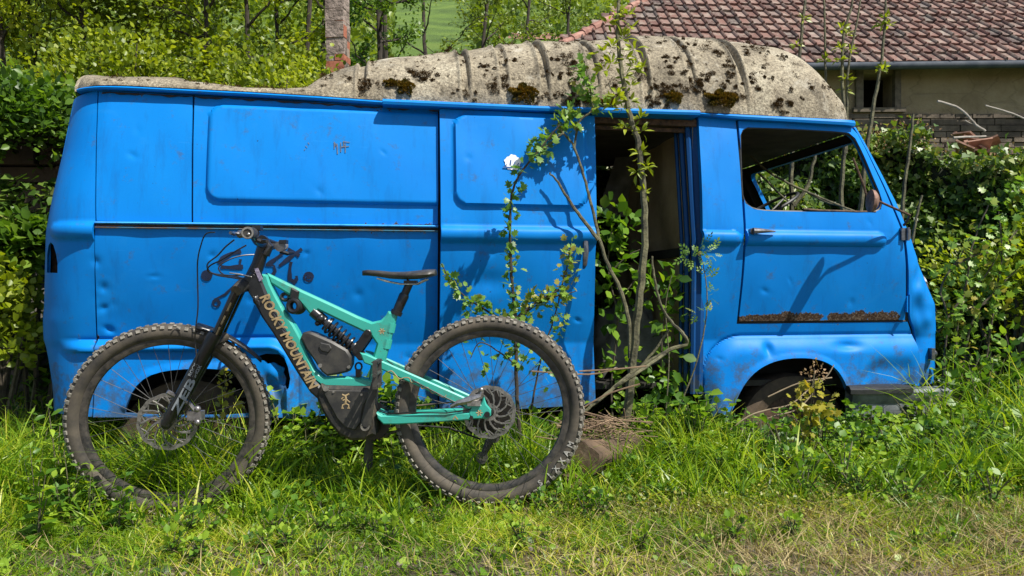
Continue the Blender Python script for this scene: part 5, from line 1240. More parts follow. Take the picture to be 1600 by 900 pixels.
for (x, y, z, rx, ry, rz, lab) in ((-3.2, 5.9, 2.0, .9, .7, 1.0, 'rounded yellow green bush behind the rear corner of the van'), (-2.0, 6.3, 2.1, 1.0, .7, .9, 'wide yellow green bush behind the flat rear roof'), (-.6, 6.6, 1.9, .9, .6, .8, 'yellow green bush behind the foot of the roof hump')):
    bush('hazel_bush', (x, y, z), rx, ry, rz, 11000, .045, LF_SPRING, 'oval', lab, 'bush', 'bushes behind the van')
bush('elder_bush', (-2.95, 4.5, 1.75), .6, .45, .42, 6500, .050, LF_SPRING2, 'oval', 'leafy green branches hanging beside the top of the van rear corner', 'bush', stems=3)
bush('elder_bush', (-2.66, 4.1, 1.10), .32, .3, .30, 1500, .062, LF_SPRING2, 'oval', 'bright broad leaves beside the middle of the van rear corner', 'bush', stems=3)
# old wall and ivy trunk left
b = MB(); rr_ = random.Random(9); z = 0
while z < 2.0:
    hh = rr_.uniform(.09, .20); x = -5.2
    while x < -1.4:
        wd = rr_.uniform(.2, .6); b.box((x+wd/2, 5.0+rr_.uniform(-.03, .03), z+hh/2-.05), (wd-.02, .40, hh-.016)); x += wd
    z += hh
tag(b.build('stone_wall', M_('dark_wall_stone', (.028, .022, .018), (.095, .072, .055), 3, .95, 0, .5, 25, .02), None, sm=False), 'dark dry stone wall behind the rear of the van', 'wall')
tr = empty('ivy_covered_tree', at_ground(52, 4.35)); tag(tr, 'grey ivy covered tree trunk left of the van', 'tree')
b = MB(); b.tube(wob([Vector((.02*math.sin(k), 0, .17*k)) for k in range(9)], .006), [.12-.006*k for k in range(8)]+[.03], 12); b.build('trunk', M_('grey_bark', (.07, .065, .055), (.17, .16, .14), 9, .9, 0, .6, 40, .01), tr)
n = 1500; th = rng.uniform(0, 2*math.pi, n); zz_ = rng.uniform(.1, 1.6, n); k = (np.sin(zz_*5+th) > -.1) | (zz_ > 1.1); th, zz_ = th[k], zz_[k]; p = np.stack([.14*np.cos(th), .14*np.sin(th), zz_], 1)
leafobj('ivy_leaves', leafgeo(p, np.stack([np.cos(th), np.sin(th), -.3+0*th], 1), np.full(len(th), .06), 'ivy', jit=.5), LF_IVY, tr)
# ivy hedge right
hd = empty('ivy_hedge', (2.6, 5.5, 0)); tag(hd, 'thick dark glossy ivy hedge behind the cab of the van', 'hedge')
def htop(x): return np.interp(x, [-.6, .6, 1.9, 2.3, 2.6, 3.0, 3.5, 4.2, 6.5], [1.45, 1.65, 1.92, 2.02, 1.93, 1.82, 1.72, 1.75, 1.8])+.07*np.sin(x*5)+.05*np.sin(x*11+1)
def hfront(x, z): return 4.78+.50*(np.clip(z, 0, 3)/2)**1.2+.22*np.sin(x*2.3+z*1.7)+.14*np.sin(x*5.1-z*4)+.08*np.sin(x*9+z*8)+.10*(z/2)**2
n = 100000; x = rng.uniform(-.5, 6.2, n); u = rng.uniform(0, 1, n); top = rng.uniform(0, 1, n) < .22
zt_ = htop(x); z = np.where(top, zt_+rng.normal(0, .05, n), zt_*u); y = np.where(top, hfront(x, zt_)+rng.uniform(0, 1.0, n), hfront(x, z)+np.abs(rng.normal(0, .13, n))+.25*np.clip((z/zt_-.85)/.15, 0, 1))
p = np.stack([x-2.6, y-5.5, z], 1); face = np.stack([rng.normal(.35, .3, n), -np.where(top, .3, .6), np.where(top, 1., .75)], 1)
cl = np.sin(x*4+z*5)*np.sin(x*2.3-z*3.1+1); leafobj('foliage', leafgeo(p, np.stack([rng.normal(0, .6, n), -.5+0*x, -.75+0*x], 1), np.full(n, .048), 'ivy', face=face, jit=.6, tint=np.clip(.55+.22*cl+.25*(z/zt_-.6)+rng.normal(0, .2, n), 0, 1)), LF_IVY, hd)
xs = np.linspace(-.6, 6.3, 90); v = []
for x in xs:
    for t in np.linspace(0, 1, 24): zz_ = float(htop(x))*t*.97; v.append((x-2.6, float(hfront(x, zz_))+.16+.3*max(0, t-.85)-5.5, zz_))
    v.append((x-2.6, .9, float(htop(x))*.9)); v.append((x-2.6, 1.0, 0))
v = np.array(v); i = np.arange(len(v)).reshape(90, 26); f = np.stack([i[:-1, :-1], i[1:, :-1], i[1:, 1:], i[:-1, 1:]], -1).reshape(-1, 4); mesh('light_blocking_core', v, f, M_('hedge_core', (.008, .010, .004), (.022, .026, .010), 9, .95), hd)  # dark hull added inside the leaves to block light through the hedge
n = 1400; x = rng.uniform(1.9, 4.5, n); zt_ = htop(x)+.05; p = np.stack([x-2.6, hfront(x, zt_)+rng.uniform(-.05, .25, n)-5.5, zt_+rng.uniform(-.15, .08, n)], 1)
leafobj('flower_heads', leafgeo(p, np.tile([0, -.2, 1.], (n, 1)), np.full(n, .022), 'quad', jit=.8), LF_BROWN, hd)
# bare stems standing before the hedge
def stemthing(name, lines, d, mat, label, cat_, r0=.016, group=None, leaves_=None, lm=None, lsz=.05, tpl='lobed', lj=.6):
    """lines: list of (pixel polyline[(px,py,ddepth)], r0, r1)"""
    p0 = P(lines[0][0][0][0], lines[0][0][0][1], d); root = empty(name, p0); tag(root, label, cat_, group); b = MB()
    for (pl, ra, rb) in lines:
        pts = [P(q[0], q[1], d+(q[2] if len(q) > 2 else 0))-p0 for q in pl]; c = cat(pts, 5); b.tube(wob(c, ra*.12), list(np.linspace(ra, rb, len(c))), 7)
    b.build('trunk' if cat_ == 'sapling' else 'stems', mat, root)
    if leaves_:
        gs = []
        for (x, y, dd, n, spx, ts) in [q[:6] for q in leaves_ if len(q) == 6]:
            p = np.array(P(x, y, d+dd)-p0)[None]+rng.normal(0, 1, (n, 3))*np.array([spx, spx*.8, spx])*d/F*.8
            dr = unit(p-np.array(P(x, y, d+dd)-p0)+rng.normal(0, .01, p.shape))+np.array([0, 0, .25]); gs.append(leafgeo(p, dr, np.full(n, lsz), tpl, face=rng.normal(0, .4, (n, 3))+np.array([.35, -.5, .8]), jit=lj*.6, tint=np.clip(ts+rng.normal(0, .22, n), 0, 1)))
        if gs: leafobj('leaves', join(gs), lm, root)
        gs = []
        for (x, y, dd, n, spx, ts, tp) in [q for q in leaves_ if len(q) == 7]:
            c0_ = np.array(P(x, y, d+dd)-p0); dr = unit(rng.normal(0, 1, (n, 3))*[1, .7, .6]+[0, -.2, .35]); p = c0_[None]+dr*rng.uniform(0, .018, n)[:, None]
            gs.append(leafgeo(p, dr, np.full(n, .048), 'long', face=rng.normal(0, .4, (n, 3))+np.array([0, -.6, .7]), jit=.2, tint=np.clip(ts+rng.normal(0, .15, n), 0, 1)))
        if gs: leafobj('young_leaves', join(gs), LF_SPRING, root)
    return root
G_S = 'thin saplings between the van and the barn'
lf = lambda l: [(x, y, 0, 12, 7, .7, 'long') for x, y in l]
stemthing('thin_sapling', [([(1236,400),(1238,330),(1236,280),(1240,225),(1247,120),(1256,20),(1258,0)], .018, .008), ([(1240,322),(1262,290),(1272,250),(1286,180),(1290,100),(1287,-5)], .014, .006)], 4.9, GBARK, 'forked pale sapling seen through the left half of the cab window', 'sapling', group=G_S, leaves_=lf([(1256,30),(1245,70),(1288,95)]), lm=LF_HAW)
stemthing('thin_sapling', [([(1345,420),(1330,335),(1315,322),(1318,250),(1322,200),(1316,130),(1318,60),(1330,10),(1333,-10)], .018, .006), ([(1322,240),(1324,160),(1326,100),(1338,40),(1345,-5)], .010, .005), ([(1262,300),(1290,315),(1318,322)], .009, .009)], 4.8, GBARK, 'sapling with a crooked foot seen at the right end of the cab window', 'sapling', group=G_S, leaves_=lf([(1314,45),(1322,55),(1312,75),(1328,80),(1320,140),(1322,125),(1313,95)]), lm=LF_HAW)
stemthing('thin_sapling', [([(1345,330),(1352,250),(1362,180),(1375,110),(1383,30),(1384,-5)], .017, .006)], 5.0, GBARK, 'single tall sapling rising in front of the barn window', 'sapling', group=G_S, leaves_=lf([(1383,28),(1378,38),(1388,40),(1376,110),(1382,105)]), lm=LF_HAW)
stemthing('bare_stem', [([(1408,370),(1412,300),(1420,240),(1427,178)], .013, .008)], 4.6, GBARK, 'bare leafless stem rising in front of the ivy just right of the cab', 'stem', r0=.012)
stemthing('bare_stem', [([(1425,380),(1432,340),(1441,305)], .010, .006)], 4.5, GBARK, 'short bare stem standing before the ivy above the van nose', 'stem')
stemthing('fallen_branch', [([(1170,240),(1200,268),(1240,290),(1290,312),(1335,330)], .008, .006), ([(1185,270),(1220,305),(1240,320)], .007, .005)], 4.7, GBARK, 'thin pale fallen branches crossing behind the cab window', 'branch')
stemthing('dead_branch', [([(1465,158),(1500,170),(1525,195),(1540,205)], .007, .008), ([(1525,195),(1515,192),(1508,188)], .003, .003), ([(1540,165),(1575,175),(1600,185)], .005, .006), ([(1490,215),(1540,213)], .008, .006)], 4.9, M_('pale_dead_wood', (.25, .22, .18), (.42, .38, .33), 20, .9), 'bare bleached dead branch above the ivy under the barn wall', 'branch')
tp_ = None
for i, (a, c, d_) in enumerate([(1498,226,5.9),(1508,236,5.8),(1520,222,5.95),(1530,238,5.8),(1540,226,5.9),(1512,216,6.0),(1552,240,5.8),(1526,230,5.85)]):
    if tp_ is None:
        b = MB(); b.box((0, 0, 0), (.20, .15, .014)); b.box((.085, 0, .012), (.03, .15, .014)); t = b.build('broken_roof_tile', M_('old_terracotta', (.16, .07, .045), (.34, .20, .14), 12, .9, 0, .4, 40), None, angle=30); tp_ = t; tag(t, 'loose clay roof tile lying on the bank behind the ivy at the right', 'roof tile', 'loose roof tiles behind the ivy', 'thing')
    else: t = tp_.copy(); COL.objects.link(t)
    t.location = P(a, c, d_); t.rotation_euler = (rng.uniform(.2, .7), rng.uniform(-.4, .4), rng.uniform(0, 3)); t.scale = (1, 1, 1)
# right thicket
def scatter_line(l, step, n, s, t): 
    o = []
    for i in range(len(l)-1):
        a, b_ = l[i], l[i+1]; m_ = max(1, int(math.hypot(b_[0]-a[0], b_[1]-a[1])/step))
        for k in range(m_): o.append((a[0]+(b_[0]-a[0])*k/m_, a[1]+(b_[1]-a[1])*k/m_, 0, n, s, t))
    return o
th1 = [[(1490,640),(1495,520),(1510,440),(1520,380),(1545,320)], [(1470,620),(1480,500),(1470,450),(1500,400),(1515,372)], [(1500,600),(1520,500),(1560,450),(1590,420)], [(1480,495),(1530,478),(1575,462)], [(1465,520),(1500,470),(1540,430),(1570,380)], [(1535,600),(1550,500),(1565,400),(1560,330)], [(1485,420),(1520,400),(1560,390),(1590,360)]]
stemthing('bramble', [(l, .007, .003) for l in th1], 4.05, BARK, 'tangled bramble with pale yellow green leaves beside the van nose', 'bramble', leaves_=[q for l in th1 for q in scatter_line(l, 14, 5, 11, .72)], lm=LF_HAW, lsz=.040, tpl='lobed')
th2 = [[(1480,700),(1500,620),(1530,560)], [(1540,720),(1550,630),(1570,560)], [(1600,700),(1590,600),(1570,520)], [(1500,680),(1480,600),(1475,560)]]
stemthing('bramble', [(l, .007, .003) for l in th2], 3.9, BARK, 'low green bramble right of the bumper', 'bramble', leaves_=[q for l in th2 for q in scatter_line(l, 10, 7, 12, .35)], lm=LF_WEED, lsz=.05, tpl='oval')
# ---- sapling in the doorway
trk = [(976,668,-.05),(985,600,-.04),(992,520),(1002,440),(1008,370),(1005,300),(998,230),(987,190),(975,140),(967,80),(966,20),(967,-10)]
sd = [([(x, y, (q[0]*0 if q else 0)) for x, y, *q in trk], .022, .007),
      ([(984,560),(982,500),(968,450),(950,415),(936,370),(925,325),(912,275),(897,230),(880,208),(872,192)], .011, .004),
      ([(936,375),(912,345),(890,315),(872,285),(858,270)], .010, .004), ([(897,232),(905,190),(925,170),(918,120),(912,95)], .006, .003), ([(880,208),(850,232),(835,245)], .005, .003),
      ([(985,585,-.1),(960,605,-.15),(930,630,-.2),(905,650,-.2)], .009, .007), ([(985,585,-.1),(1020,562,-.1),(1050,545,-.1),(1073,537,-.1),(1066,520,-.1),(1045,498),(1030,470),(1022,430),(1018,400)], .011, .005), ([(960,605,-.2),(1000,580,-.2),(1040,552,-.1)], .008, .007), ([(1000,575),(1025,545),(1045,515)], .007, .005)]
lv_ = []
for (x, y) in [(950,35),(985,45),(975,60),(990,78),(955,72),(940,80),(978,92),(945,110),(990,105),(975,120),(1000,112),(955,100),(985,135),(965,150),(985,158),(955,165),(1000,185),(978,200),(1003,205),(1010,262),(995,268),(1005,300),(1000,240),(975,172),(962,20),(980,25)]: lv_.append((x, y, 0, 11, 5, .7, 'long'))
for (x, y) in [(900,110),(912,100),(905,128),(920,140),(935,145),(900,150),(925,160),(940,165),(890,175),(905,185),(872,190),(882,200),(885,180),(915,118),(895,195),(870,205)]: lv_.append((x, y, 0, 9, 7, .6))
for (x, y) in [(835,225),(845,245),(852,215),(860,232)]: lv_.append((x, y, 0, 8, 6, .4))
stemthing('ash_sapling', sd, 3.42, GBARK, 'tall green barked sapling growing in front of the open side doorway', 'sapling', leaves_=lv_, lm=LF_HAW, lsz=.036, tpl='lobed')
# ---- hawthorn before the sliding door
hs_ = [([(812,690),(808,620),(806,560),(805,500),(800,440),(798,390),(797,330),(803,290),(818,265),(838,240),(858,215),(875,195)], .009, .003),
       ([(806,510),(785,500),(755,482),(725,462),(705,440),(690,412)], .006, .002), ([(805,498),(830,478),(855,462),(875,450),(885,420),(892,380)], .006, .002), ([(830,640),(845,560),(865,500),(880,440)], .005, .002), ([(806,570),(780,550),(750,535),(735,560)], .004, .002), ([(806,500),(850,470),(900,455)],.004,.002)]
lv_ = []
for l, n, s, t, st2 in (([(806,560),(805,500),(800,440),(798,390)], 9, 7, .5, 16), ([(798,390),(797,330),(803,290)], 8, 6, .35, 17), ([(803,290),(818,265),(838,240),(858,215)], 8, 7, .35, 16), ([(790,500),(755,482),(725,462),(705,440),(692,418)], 9, 6, .6, 12), ([(815,490),(855,470),(885,440)], 12, 10, .75, 13), ([(885,440),(892,400),(893,372)], 11, 8, .88, 12), ([(740,540),(760,560),(790,550),(840,570),(870,600)], 8, 10, .55, 16), ([(735,485),(745,500)], 10, 8, .5, 9), ([(830,470),(870,462),(895,455)], 9, 7, .85, 12), ([(870,520),(878,480)], 8, 7, .6, 12)):
    lv_ += scatter_line(l, st2, n, s, t)
stemthing('hawthorn_sapling', hs_, 3.22, DBARK, 'slender hawthorn with small lobed leaves growing before the sliding door behind the rear bicycle wheel', 'sapling', leaves_=lv_, lm=LF_HAW, lsz=.030, tpl='lobed')
# elder sprig by the pillar and weeds inside the doorway
stemthing('elder_sprig', [([(1060,640),(1090,560),(1105,480),(1100,420),(1092,395)], .004, .002), ([(1040,650),(1045,560),(1040,480),(1050,430)], .004, .002)], 3.45, GBARK, 'light feathery leaved sprig climbing beside the door pillar', 'sprig',
  leaves_=[(1095,390,0,10,9,.6),(1108,400,0,8,8,.6),(1085,398,0,7,8,.6),(1104,430,0,6,5,.6),(1111,459,0,6,5,.6),(1090,487,0,8,8,.6),(1104,487,0,5,5,.6),(1080,400,0,5,6,.6)], lm=LF_HAW, lsz=.05, tpl='pinnate')
stemthing('doorway_nettle', [([(960,700),(955,600),(965,500),(950,420),(958,350)], .006, .003), ([(1010,690),(1030,600),(1035,520),(1040,450)], .006, .003), ([(965,470),(990,440),(1000,410)], .004, .002), ([(950,430),(980,400),(1000,390)], .004, .002)], 3.72, BARK, 'leafy climber with broad toothed leaves growing inside the open doorway', 'climber',
  leaves_=[(x, y, 0, 8, 12, .4) for x, y in [(960,345),(975,350),(950,362),(985,360),(940,385),(960,392),(975,385),(965,410),(985,400),(998,420),(945,420),(955,440),(985,445),(1015,440),(1020,455),(1040,470),(1050,480),(1035,500),(1060,520),(1030,535),(960,470),(990,470),(970,330),(945,340),(1045,440),(1060,430),(1050,455),(960,500),(940,460)]]+[(x, y, 0, 14, 15, .45) for x, y in [(1050,560),(1030,590),(1060,600),(1010,600),(1080,620),(1000,630),(1040,640),(970,560),(950,590)]], lm=LF_WEED, lsz=.062, tpl='oval')
# ---- dry log and twig heap
def bumpy_log(name, pts, r, mat, label, cap, seed):
    b = MB(); c = [Vector(p) for p in pts]; n = 22; k = len(c); v = []; f = []; rr_ = random.Random(seed); ax = (c[-1]-c[0]).normalized(); a = ax.orthogonal().normalized(); b_ = ax.cross(a)
    for i in range(k):
        for j in range(n):
            t = 2*math.pi*j/n; q = r*(1+.13*math.sin(3*t+i*.3)+.07*math.sin(7*t-i*.5)+rr_.uniform(-.04, .04)); v.append(c[i]+a*q*math.cos(t)+b_*q*math.sin(t))
    for i in range(k-1):
        for j in range(n): f.append((i*n+j, i*n+(j+1) % n, (i+1)*n+(j+1) % n, (i+1)*n+j))
    b.add(v, f); o = b.build(name, mat, None, angle=70); o2 = MB(); 
    for s, i in ((0, 0), (1, k-1)): o2.add([c[i]+(ax*(.001 if i else -.001))]+v[i*n:(i+1)*n], [(0, 1+j, 1+(j+1) % n) for j in range(n)])
    o2.each('cut_end', cap, o, sm=False); return tag(o, label, 'log')
LOGM = M_('brown_log', (.035, .022, .012), (.13, .085, .05), 9, .9, 0, .7, 30, .012)
CUTM = M_('cut_wood', (.15, .09, .055), (.30, .20, .13), 22, .9, 0, .4, 40)
q0 = P(905, 725, 3.02); q1 = P(985, 712, 3.35)
bumpy_log('old_log', [q0.lerp(q1, t)+Vector((0, 0, .012)) for t in np.linspace(0, 1, 12)], .090, LOGM, 'short brown weathered log lying right of the rear bicycle wheel', CUTM, 4)
q0 = P(880, 760, 2.98); q1 = P(950, 745, 3.1); bumpy_log('old_log', [q0.lerp(q1, t) for t in np.linspace(0, 1, 8)], .045, LOGM, 'smaller broken log half buried under the short brown log', CUTM, 8)
b = MB()
for k in range(150):
    c = P(rng.normal(940, 30), rng.uniform(655, 705), rng.uniform(3.05, 3.45)); a = rng.normal(0, .6); L = rng.uniform(.05, .24); d = Vector((math.cos(a), rng.normal(0, .5), math.sin(a)*.55)).normalized(); c.z = max(c.z, .06)
    b.tube([c-d*L/2, c+Vector((0, 0, rng.normal(0, .015))), c+d*L/2], rng.uniform(.0010, .0028), 4)
for l in ([(905,580),(960,577),(1010,572)], [(830,580),(920,585),(965,575)], [(900,640),(960,655),(1020,660)], [(870,665),(940,620),(1000,600)], [(890,690),(950,690),(985,700)]): b.tube(cat([P(x, y, 3.15) for x, y in l], 4), .0035, 5)
tag(b.build('dry_twigs', M_('dry_twig', (.09, .055, .03), (.28, .19, .115), 9, .85), None), 'heap of dry straw coloured twigs lying on the log below the open doorway', 'twigs', kind='stuff')
b = MB()
for l in ([(1140,672),(1170,650),(1200,640),(1235,632),(1262,610),(1290,590),(1303,570)], [(1165,668),(1210,650),(1245,640),(1270,615)], [(1200,620),(1250,598),(1300,590)]): b.tube(cat([P(x, y, 3.42) for x, y in l], 4), [.0028]*(4*(len(l)-1)+1), 5)
tag(b.build('dead_vine', M_('dead_vine_bark', (.20, .15, .09), (.36, .28, .18), 9, .85), None), 'dry pale vine straggling across the front wheel arch', 'vine')
# ================================================================ GRASS
def ingrass(x, y):
    """height field of the lush grass"""
    h = .07+.10*ss(y, 2.6, 2.9)+.0*x
    h = h+.16*np.exp(-((x+1.35)/.45)**2)*ss(y, 2.9, 3.05)+.12*ss(-x, 1.75, 2.0)+.08*ss(x, 1.3, 1.8)*ss(y, 2.7, 3.0)+.10*np.exp(-((x+.05)/.28)**2)*ss(y, 2.95, 3.1)+.10*np.exp(-((x-.95)/.35)**2)*ss(y, 2.9, 3.2)
    return np.maximum(h+_g(x, y), .045)
def patch(x, y): return .5+.5*np.sin(x*4.3+2*np.sin(y*5))*np.sin(y*6.1+1.5*np.sin(x*3))
def sample(n, x0, x1, y0, y1, f=None):
    x = rng.uniform(x0, x1, n); y = rng.uniform(y0, y1, n)
    if f is not None: k = rng.uniform(0, 1, n) < f(x, y); x, y = x[k], y[k]
    return x, y
def _g(x, y): return -.13*np.exp(-((x-1.18)/.24)**2)*ss(y, 2.9, 3.05)-.15*np.exp(-((x-1.9)/.38)**4)*ss(y, 3.0, 3.2)*ss(-y, -4.0, -3.7)
def vany(x): return OY+(x-OX)*math.tan(YAW)
# keep strands out of the tyres' way: none grow in the first centimetres round the wheels' contact
def bare(x, y): return np.clip(.85*ss(x, .3, .7)*ss(-y, -2.46, -2.32)*(.55+.45*np.sin(x*7+y*9))+np.exp(-((x-1.0)/.38)**2-((y-2.60)/.12)**2)+np.exp(-((x-1.75)/.28)**2-((y-2.58)/.09)**2)+np.exp(-((x-.35)/.3)**2-((y-2.70)/.08)**2)+.6*np.exp(-((x+1.9)/.2)**2-((y-2.5)/.06)**2), 0, 1)
def clear(x, y): return (np.abs(y-2.88) > .035) & (rng.uniform(0, 1, len(x)) > .85*bare(x, y)*ss(-y, -2.85, -2.75)) & ~((y > 2.72) & (y < 2.9) & ((np.abs(x+1.34) < .3) | (np.abs(x-BX) < .3)) & (rng.uniform(0, 1, len(x)) < .8))
cx_, cy_ = sample(3600, -3.2, 4.4, 2.46, 4.3, lambda x, y: (.3+.7*patch(x, y))*np.where(y > vany(x)+.12, np.where(x > 2.2, 1., np.where(x < -2.0, .8, .0)), 1)*(.35+.65*ss(y, 2.5, 2.85)))
m_ = rng.integers(9, 26, len(cx_)); ti = np.repeat(np.arange(len(cx_)), m_); off = rng.normal(0, .012, (len(ti), 2)); x = cx_[ti]+off[:, 0]; y = cy_[ti]+off[:, 1]; th = np.arctan2(off[:, 1], off[:, 0]); k = clear(x, y); x, y, th, ti = x[k], y[k], th[k], ti[k]
th_ = rng.normal(0, 1, len(cx_)); h = ingrass(x, y)*rng.uniform(.7, 1.55, len(cx_))[ti]*rng.uniform(.6, 1.1, len(x))
o = leafobj('grass_tufts', blades(np.stack([x, y, gz(x, y)-.004], 1), h, rng.uniform(.0035, .0085, len(x)), .28, .8, dirn=th, lv=6, tint=np.clip(rng.beta(3, 2.5, len(cx_))[ti]+rng.normal(0, .10, len(x)), 0, .97)), GRS); tag(o, 'bright green tufts of grass round the bicycle and below the van', 'grass', kind='stuff')
x, y = sample(34000, -3.2, 4.4, 2.48, 4.2, lambda x, y: (.25+.75*patch(x, y))*np.where(y > vany(x)+.12, np.where(x > 2.2, 1., np.where(x < -2.0, .8, .0)), 1)*np.where(y > 3.6, .6, 1)*(.35+.65*ss(y, 2.5, 2.85)))
k = clear(x, y); x, y = x[k], y[k]; h = ingrass(x, y)*rng.uniform(.45, 1.25, len(x))*(1-.45*ss(-y, -2.92, -2.86)*np.where((np.abs(x+1.34) < .38) | (np.abs(x-BX) < .34), 1, 0)); p = np.stack([x, y, gz(x, y)-.004], 1)
o = leafobj('grass', blades(p, h, rng.uniform(.003, .0075, len(x)), .35, .7, tint=np.clip(.45+.25*np.sin(x*3+y*5)+rng.normal(0, .28, len(x)), 0, .97)), GRS); tag(o, 'lush green grass growing round the van and the bicycle', 'grass', kind='stuff')
x, y = sample(140000, -2.6, 3.0, 2.06, 3.1, lambda x, y: (.25+.75*patch(x*1.7+3, y*1.5))*(1-.66*ss(-y, -2.58, -2.36))); k = clear(x, y); x, y = x[k], y[k]; p = np.stack([x, y, gz(x, y)-.003], 1)
o = leafobj('short_grass', blades(p, rng.uniform(.02, .075, len(x)), rng.uniform(.002, .0045, len(x)), .8, .9, lv=4, tint=np.clip(.6+.25*np.sin(x*6+y*3)+rng.normal(0, .25, len(x)), 0, 1)), GRS); tag(o, 'short patchy grass along the path edge', 'grass', kind='stuff')
x, y = sample(44000, -2.4, 3.0, 2.04, 3.1, lambda x, y: (.12+.6*(1-patch(x*1.7+3, y*1.5))+.5*bare(x, y))*(.2+.8*ss(x, -.2, .6))*(1-.6*ss(y, 2.8, 3.1))); p = np.stack([x, y, gz(x, y)+rng.uniform(0, .02, len(x))], 1)
o = leafobj('dry_grass', blades(p, rng.uniform(.02, .065, len(x)), rng.uniform(.0014, .003, len(x)), 1.8, .5, lv=4), STRAW); tag(o, 'straw coloured dead grass lying on the bare soil', 'dry grass', kind='stuff')
x, y = sample(60000, -3.0, 3.6, 2.12, 3.9, lambda x, y: (.2+.8*patch(x*2.1-1, y*2+2))*np.where((y > vany(x)+.15) & (x < 2.1) & (x > -2.0), 0., 1)*(.2+.8*ss(y, 2.5, 2.8))); k = clear(x, y); x, y = x[k], y[k]
hh = (.02+(.10+.10*ss(x, 1.0, 1.6)+.05*ss(-x, -.2, .2))*ss(y, 2.6, 3.0)*patch(x*3, y*2))*rng.uniform(.3, 1.2, len(x)); p = np.stack([x, y, gz(x, y)+hh], 1)
o = leafobj('ground_cover', leafgeo(p, np.stack([rng.normal(0, 1, len(x)), rng.normal(0, 1, len(x))-.4, rng.uniform(-.1, .5, len(x))], 1), rng.uniform(.012, .038, len(x)), 'oval', jit=.5, tint=np.clip(.5+.3*np.sin(x*5-y*4)+rng.normal(0, .2, len(x)), 0, 1)), LF_WEED); tag(o, 'low mixed leafy weeds covering the ground', 'ground cover', kind='stuff')
# yellow low cover right of the log
x, y = sample(16000, .1, 2.1, 2.55, 3.2, lambda x, y: np.exp(-((x-.75)/.45)**2)*.9+.1*patch(x, y)); hh = rng.uniform(.0, .07, len(x)); p = np.stack([x, y, gz(x, y)+hh], 1)
o = leafobj('yellow_ground_cover', leafgeo(p, rng.normal(0, 1, (len(x), 3))+[0, -.2, .2], rng.uniform(.008, .018, len(x)), 'quad', jit=.5), leafmat('yellow_green_leaf', [(0, (.08, .12, .012)), (.5, (.20, .24, .02)), (1, (.36, .34, .03))], .35)); tag(o, 'tiny yellow green plants spreading before the doorway', 'ground cover', kind='stuff')
# ---- weeds: four kinds built once, then copied
def weed(kind, h, label, group):
    root = empty({'nettle': 'nettle', 'broad': 'broad_leaved_weed', 'tall': 'tall_weed', 'low': 'leafy_weed'}[kind], (0, 0, -50)); tag(root, label, 'weed', group); b = MB(); P_ = []; D_ = []; S_ = []
    ns = {'nettle': 4, 'broad': 3, 'tall': 3, 'low': 6}[kind]
    for s in range(ns):
        a = rng.uniform(0, 6.28); ln = rng.uniform(.05, .30)*(2 if kind == 'low' else 1); hh = h*rng.uniform(.65, 1.05); d = Vector((math.cos(a), math.sin(a), 0)); q = cat([(0, 0, 0), tuple(d*ln*.3*hh+Vector((0, 0, hh*.5))), tuple(d*ln*hh+Vector((0, 0, hh)))], 4); b.tube(q, list(np.linspace(.0035, .0015, len(q))), 5)
        nn = {'nettle': 7, 'broad': 5, 'tall': 9, 'low': 4}[kind]
        for k in range(nn):
            t = (k+.6)/nn; c = q[min(len(q)-1, int(t*len(q)))]; a2 = k*1.57+s
            for e in (0, math.pi):
                dd = np.array([math.cos(a2+e), math.sin(a2+e), .25-.6*(1-t)]); P_.append(np.array(c)+dd*.004); D_.append(dd); S_.append({'nettle': .050, 'broad': .08, 'tall': .07, 'low': .034}[kind]*(1.15-.6*t))
        P_.append(np.array(q[-1])); D_.append(np.array([.3, -.2, .8])); S_.append(.03)
    b.build('stems', GBARK, root); leafobj('leaves', leafgeo(np.array(P_), np.array(D_), np.array(S_), 'long' if kind == 'tall' else 'oval', jit=.22), LF_WEED, root); return root
def place(proto, pts, labs=None, first=[0]):
    for i, (x, y, s) in enumerate(pts):
        if i == 0: r_ = proto
        else:
            r_ = proto.copy(); COL.objects.link(r_)
            for ch in list(proto.children): c = ch.copy(); COL.objects.link(c); c.parent = r_
        r_.location = (x, y, float(gz(x, y))-.005); r_.rotation_euler = (0, 0, rng.uniform(0, 6.28)); r_.scale = (s, s, s)
def gp(pxx, pyy):
    """ground point under a pixel"""
    y = 2.6
    for _ in range(30): y = (CZ-float(gz((pxx-800)*y/F, y)))*F/(pyy-450)
    return (pxx-800)*y/F, y
def spots_(l): 
    o = []
    for (a, c, s) in l: x, y = gp(a, c); o.append((x, y, s*rng.uniform(1.0, 1.45)))
    return o
lab = 'nettle like weed in the dark green patch between the two bicycle wheels'
place(weed('nettle', .22, lab, 'nettles between the bicycle wheels'), spots_([(450,745,1.4),(475,770,1.2),(500,740,1.1),(525,765,1),(548,742,1.1),(575,770,.9),(600,750,1),(440,775,.8),(465,725,1.1),(515,722,1.1),(560,722,1),(605,725,1),(490,755,1),(535,785,.7),(620,775,.8)]))
lab = 'broad leaved weed behind the bicycle between its wheels'
place(weed('broad', .30, lab, 'broad leaved weeds below the van side'), spots_([(450,722,1.0),(480,715,1.1),(520,705,1.1),(575,705,1),(605,700,1),(640,705,.8),(430,720,.9)]))
lab = 'leafy weed in the grass seen through the rear bicycle wheel'
place(weed('low', .16, lab, 'weeds behind the rear bicycle wheel'), spots_([(660,730,1),(690,745,1),(720,725,1.1),(750,745,1),(780,725,1.1),(815,740,1),(840,720,1),(700,710,1.2),(760,705,1.2),(800,700,1.2)]))
lab = 'upright weed at the left edge beside the front bicycle wheel'
place(weed('tall', .40, lab, 'tall weeds left of the front bicycle wheel'), spots_([(60,770,1),(90,790,.9),(40,740,1.1),(110,820,.7),(75,730,1),(55,820,.8),(140,830,.5),(95,745,.9)]))
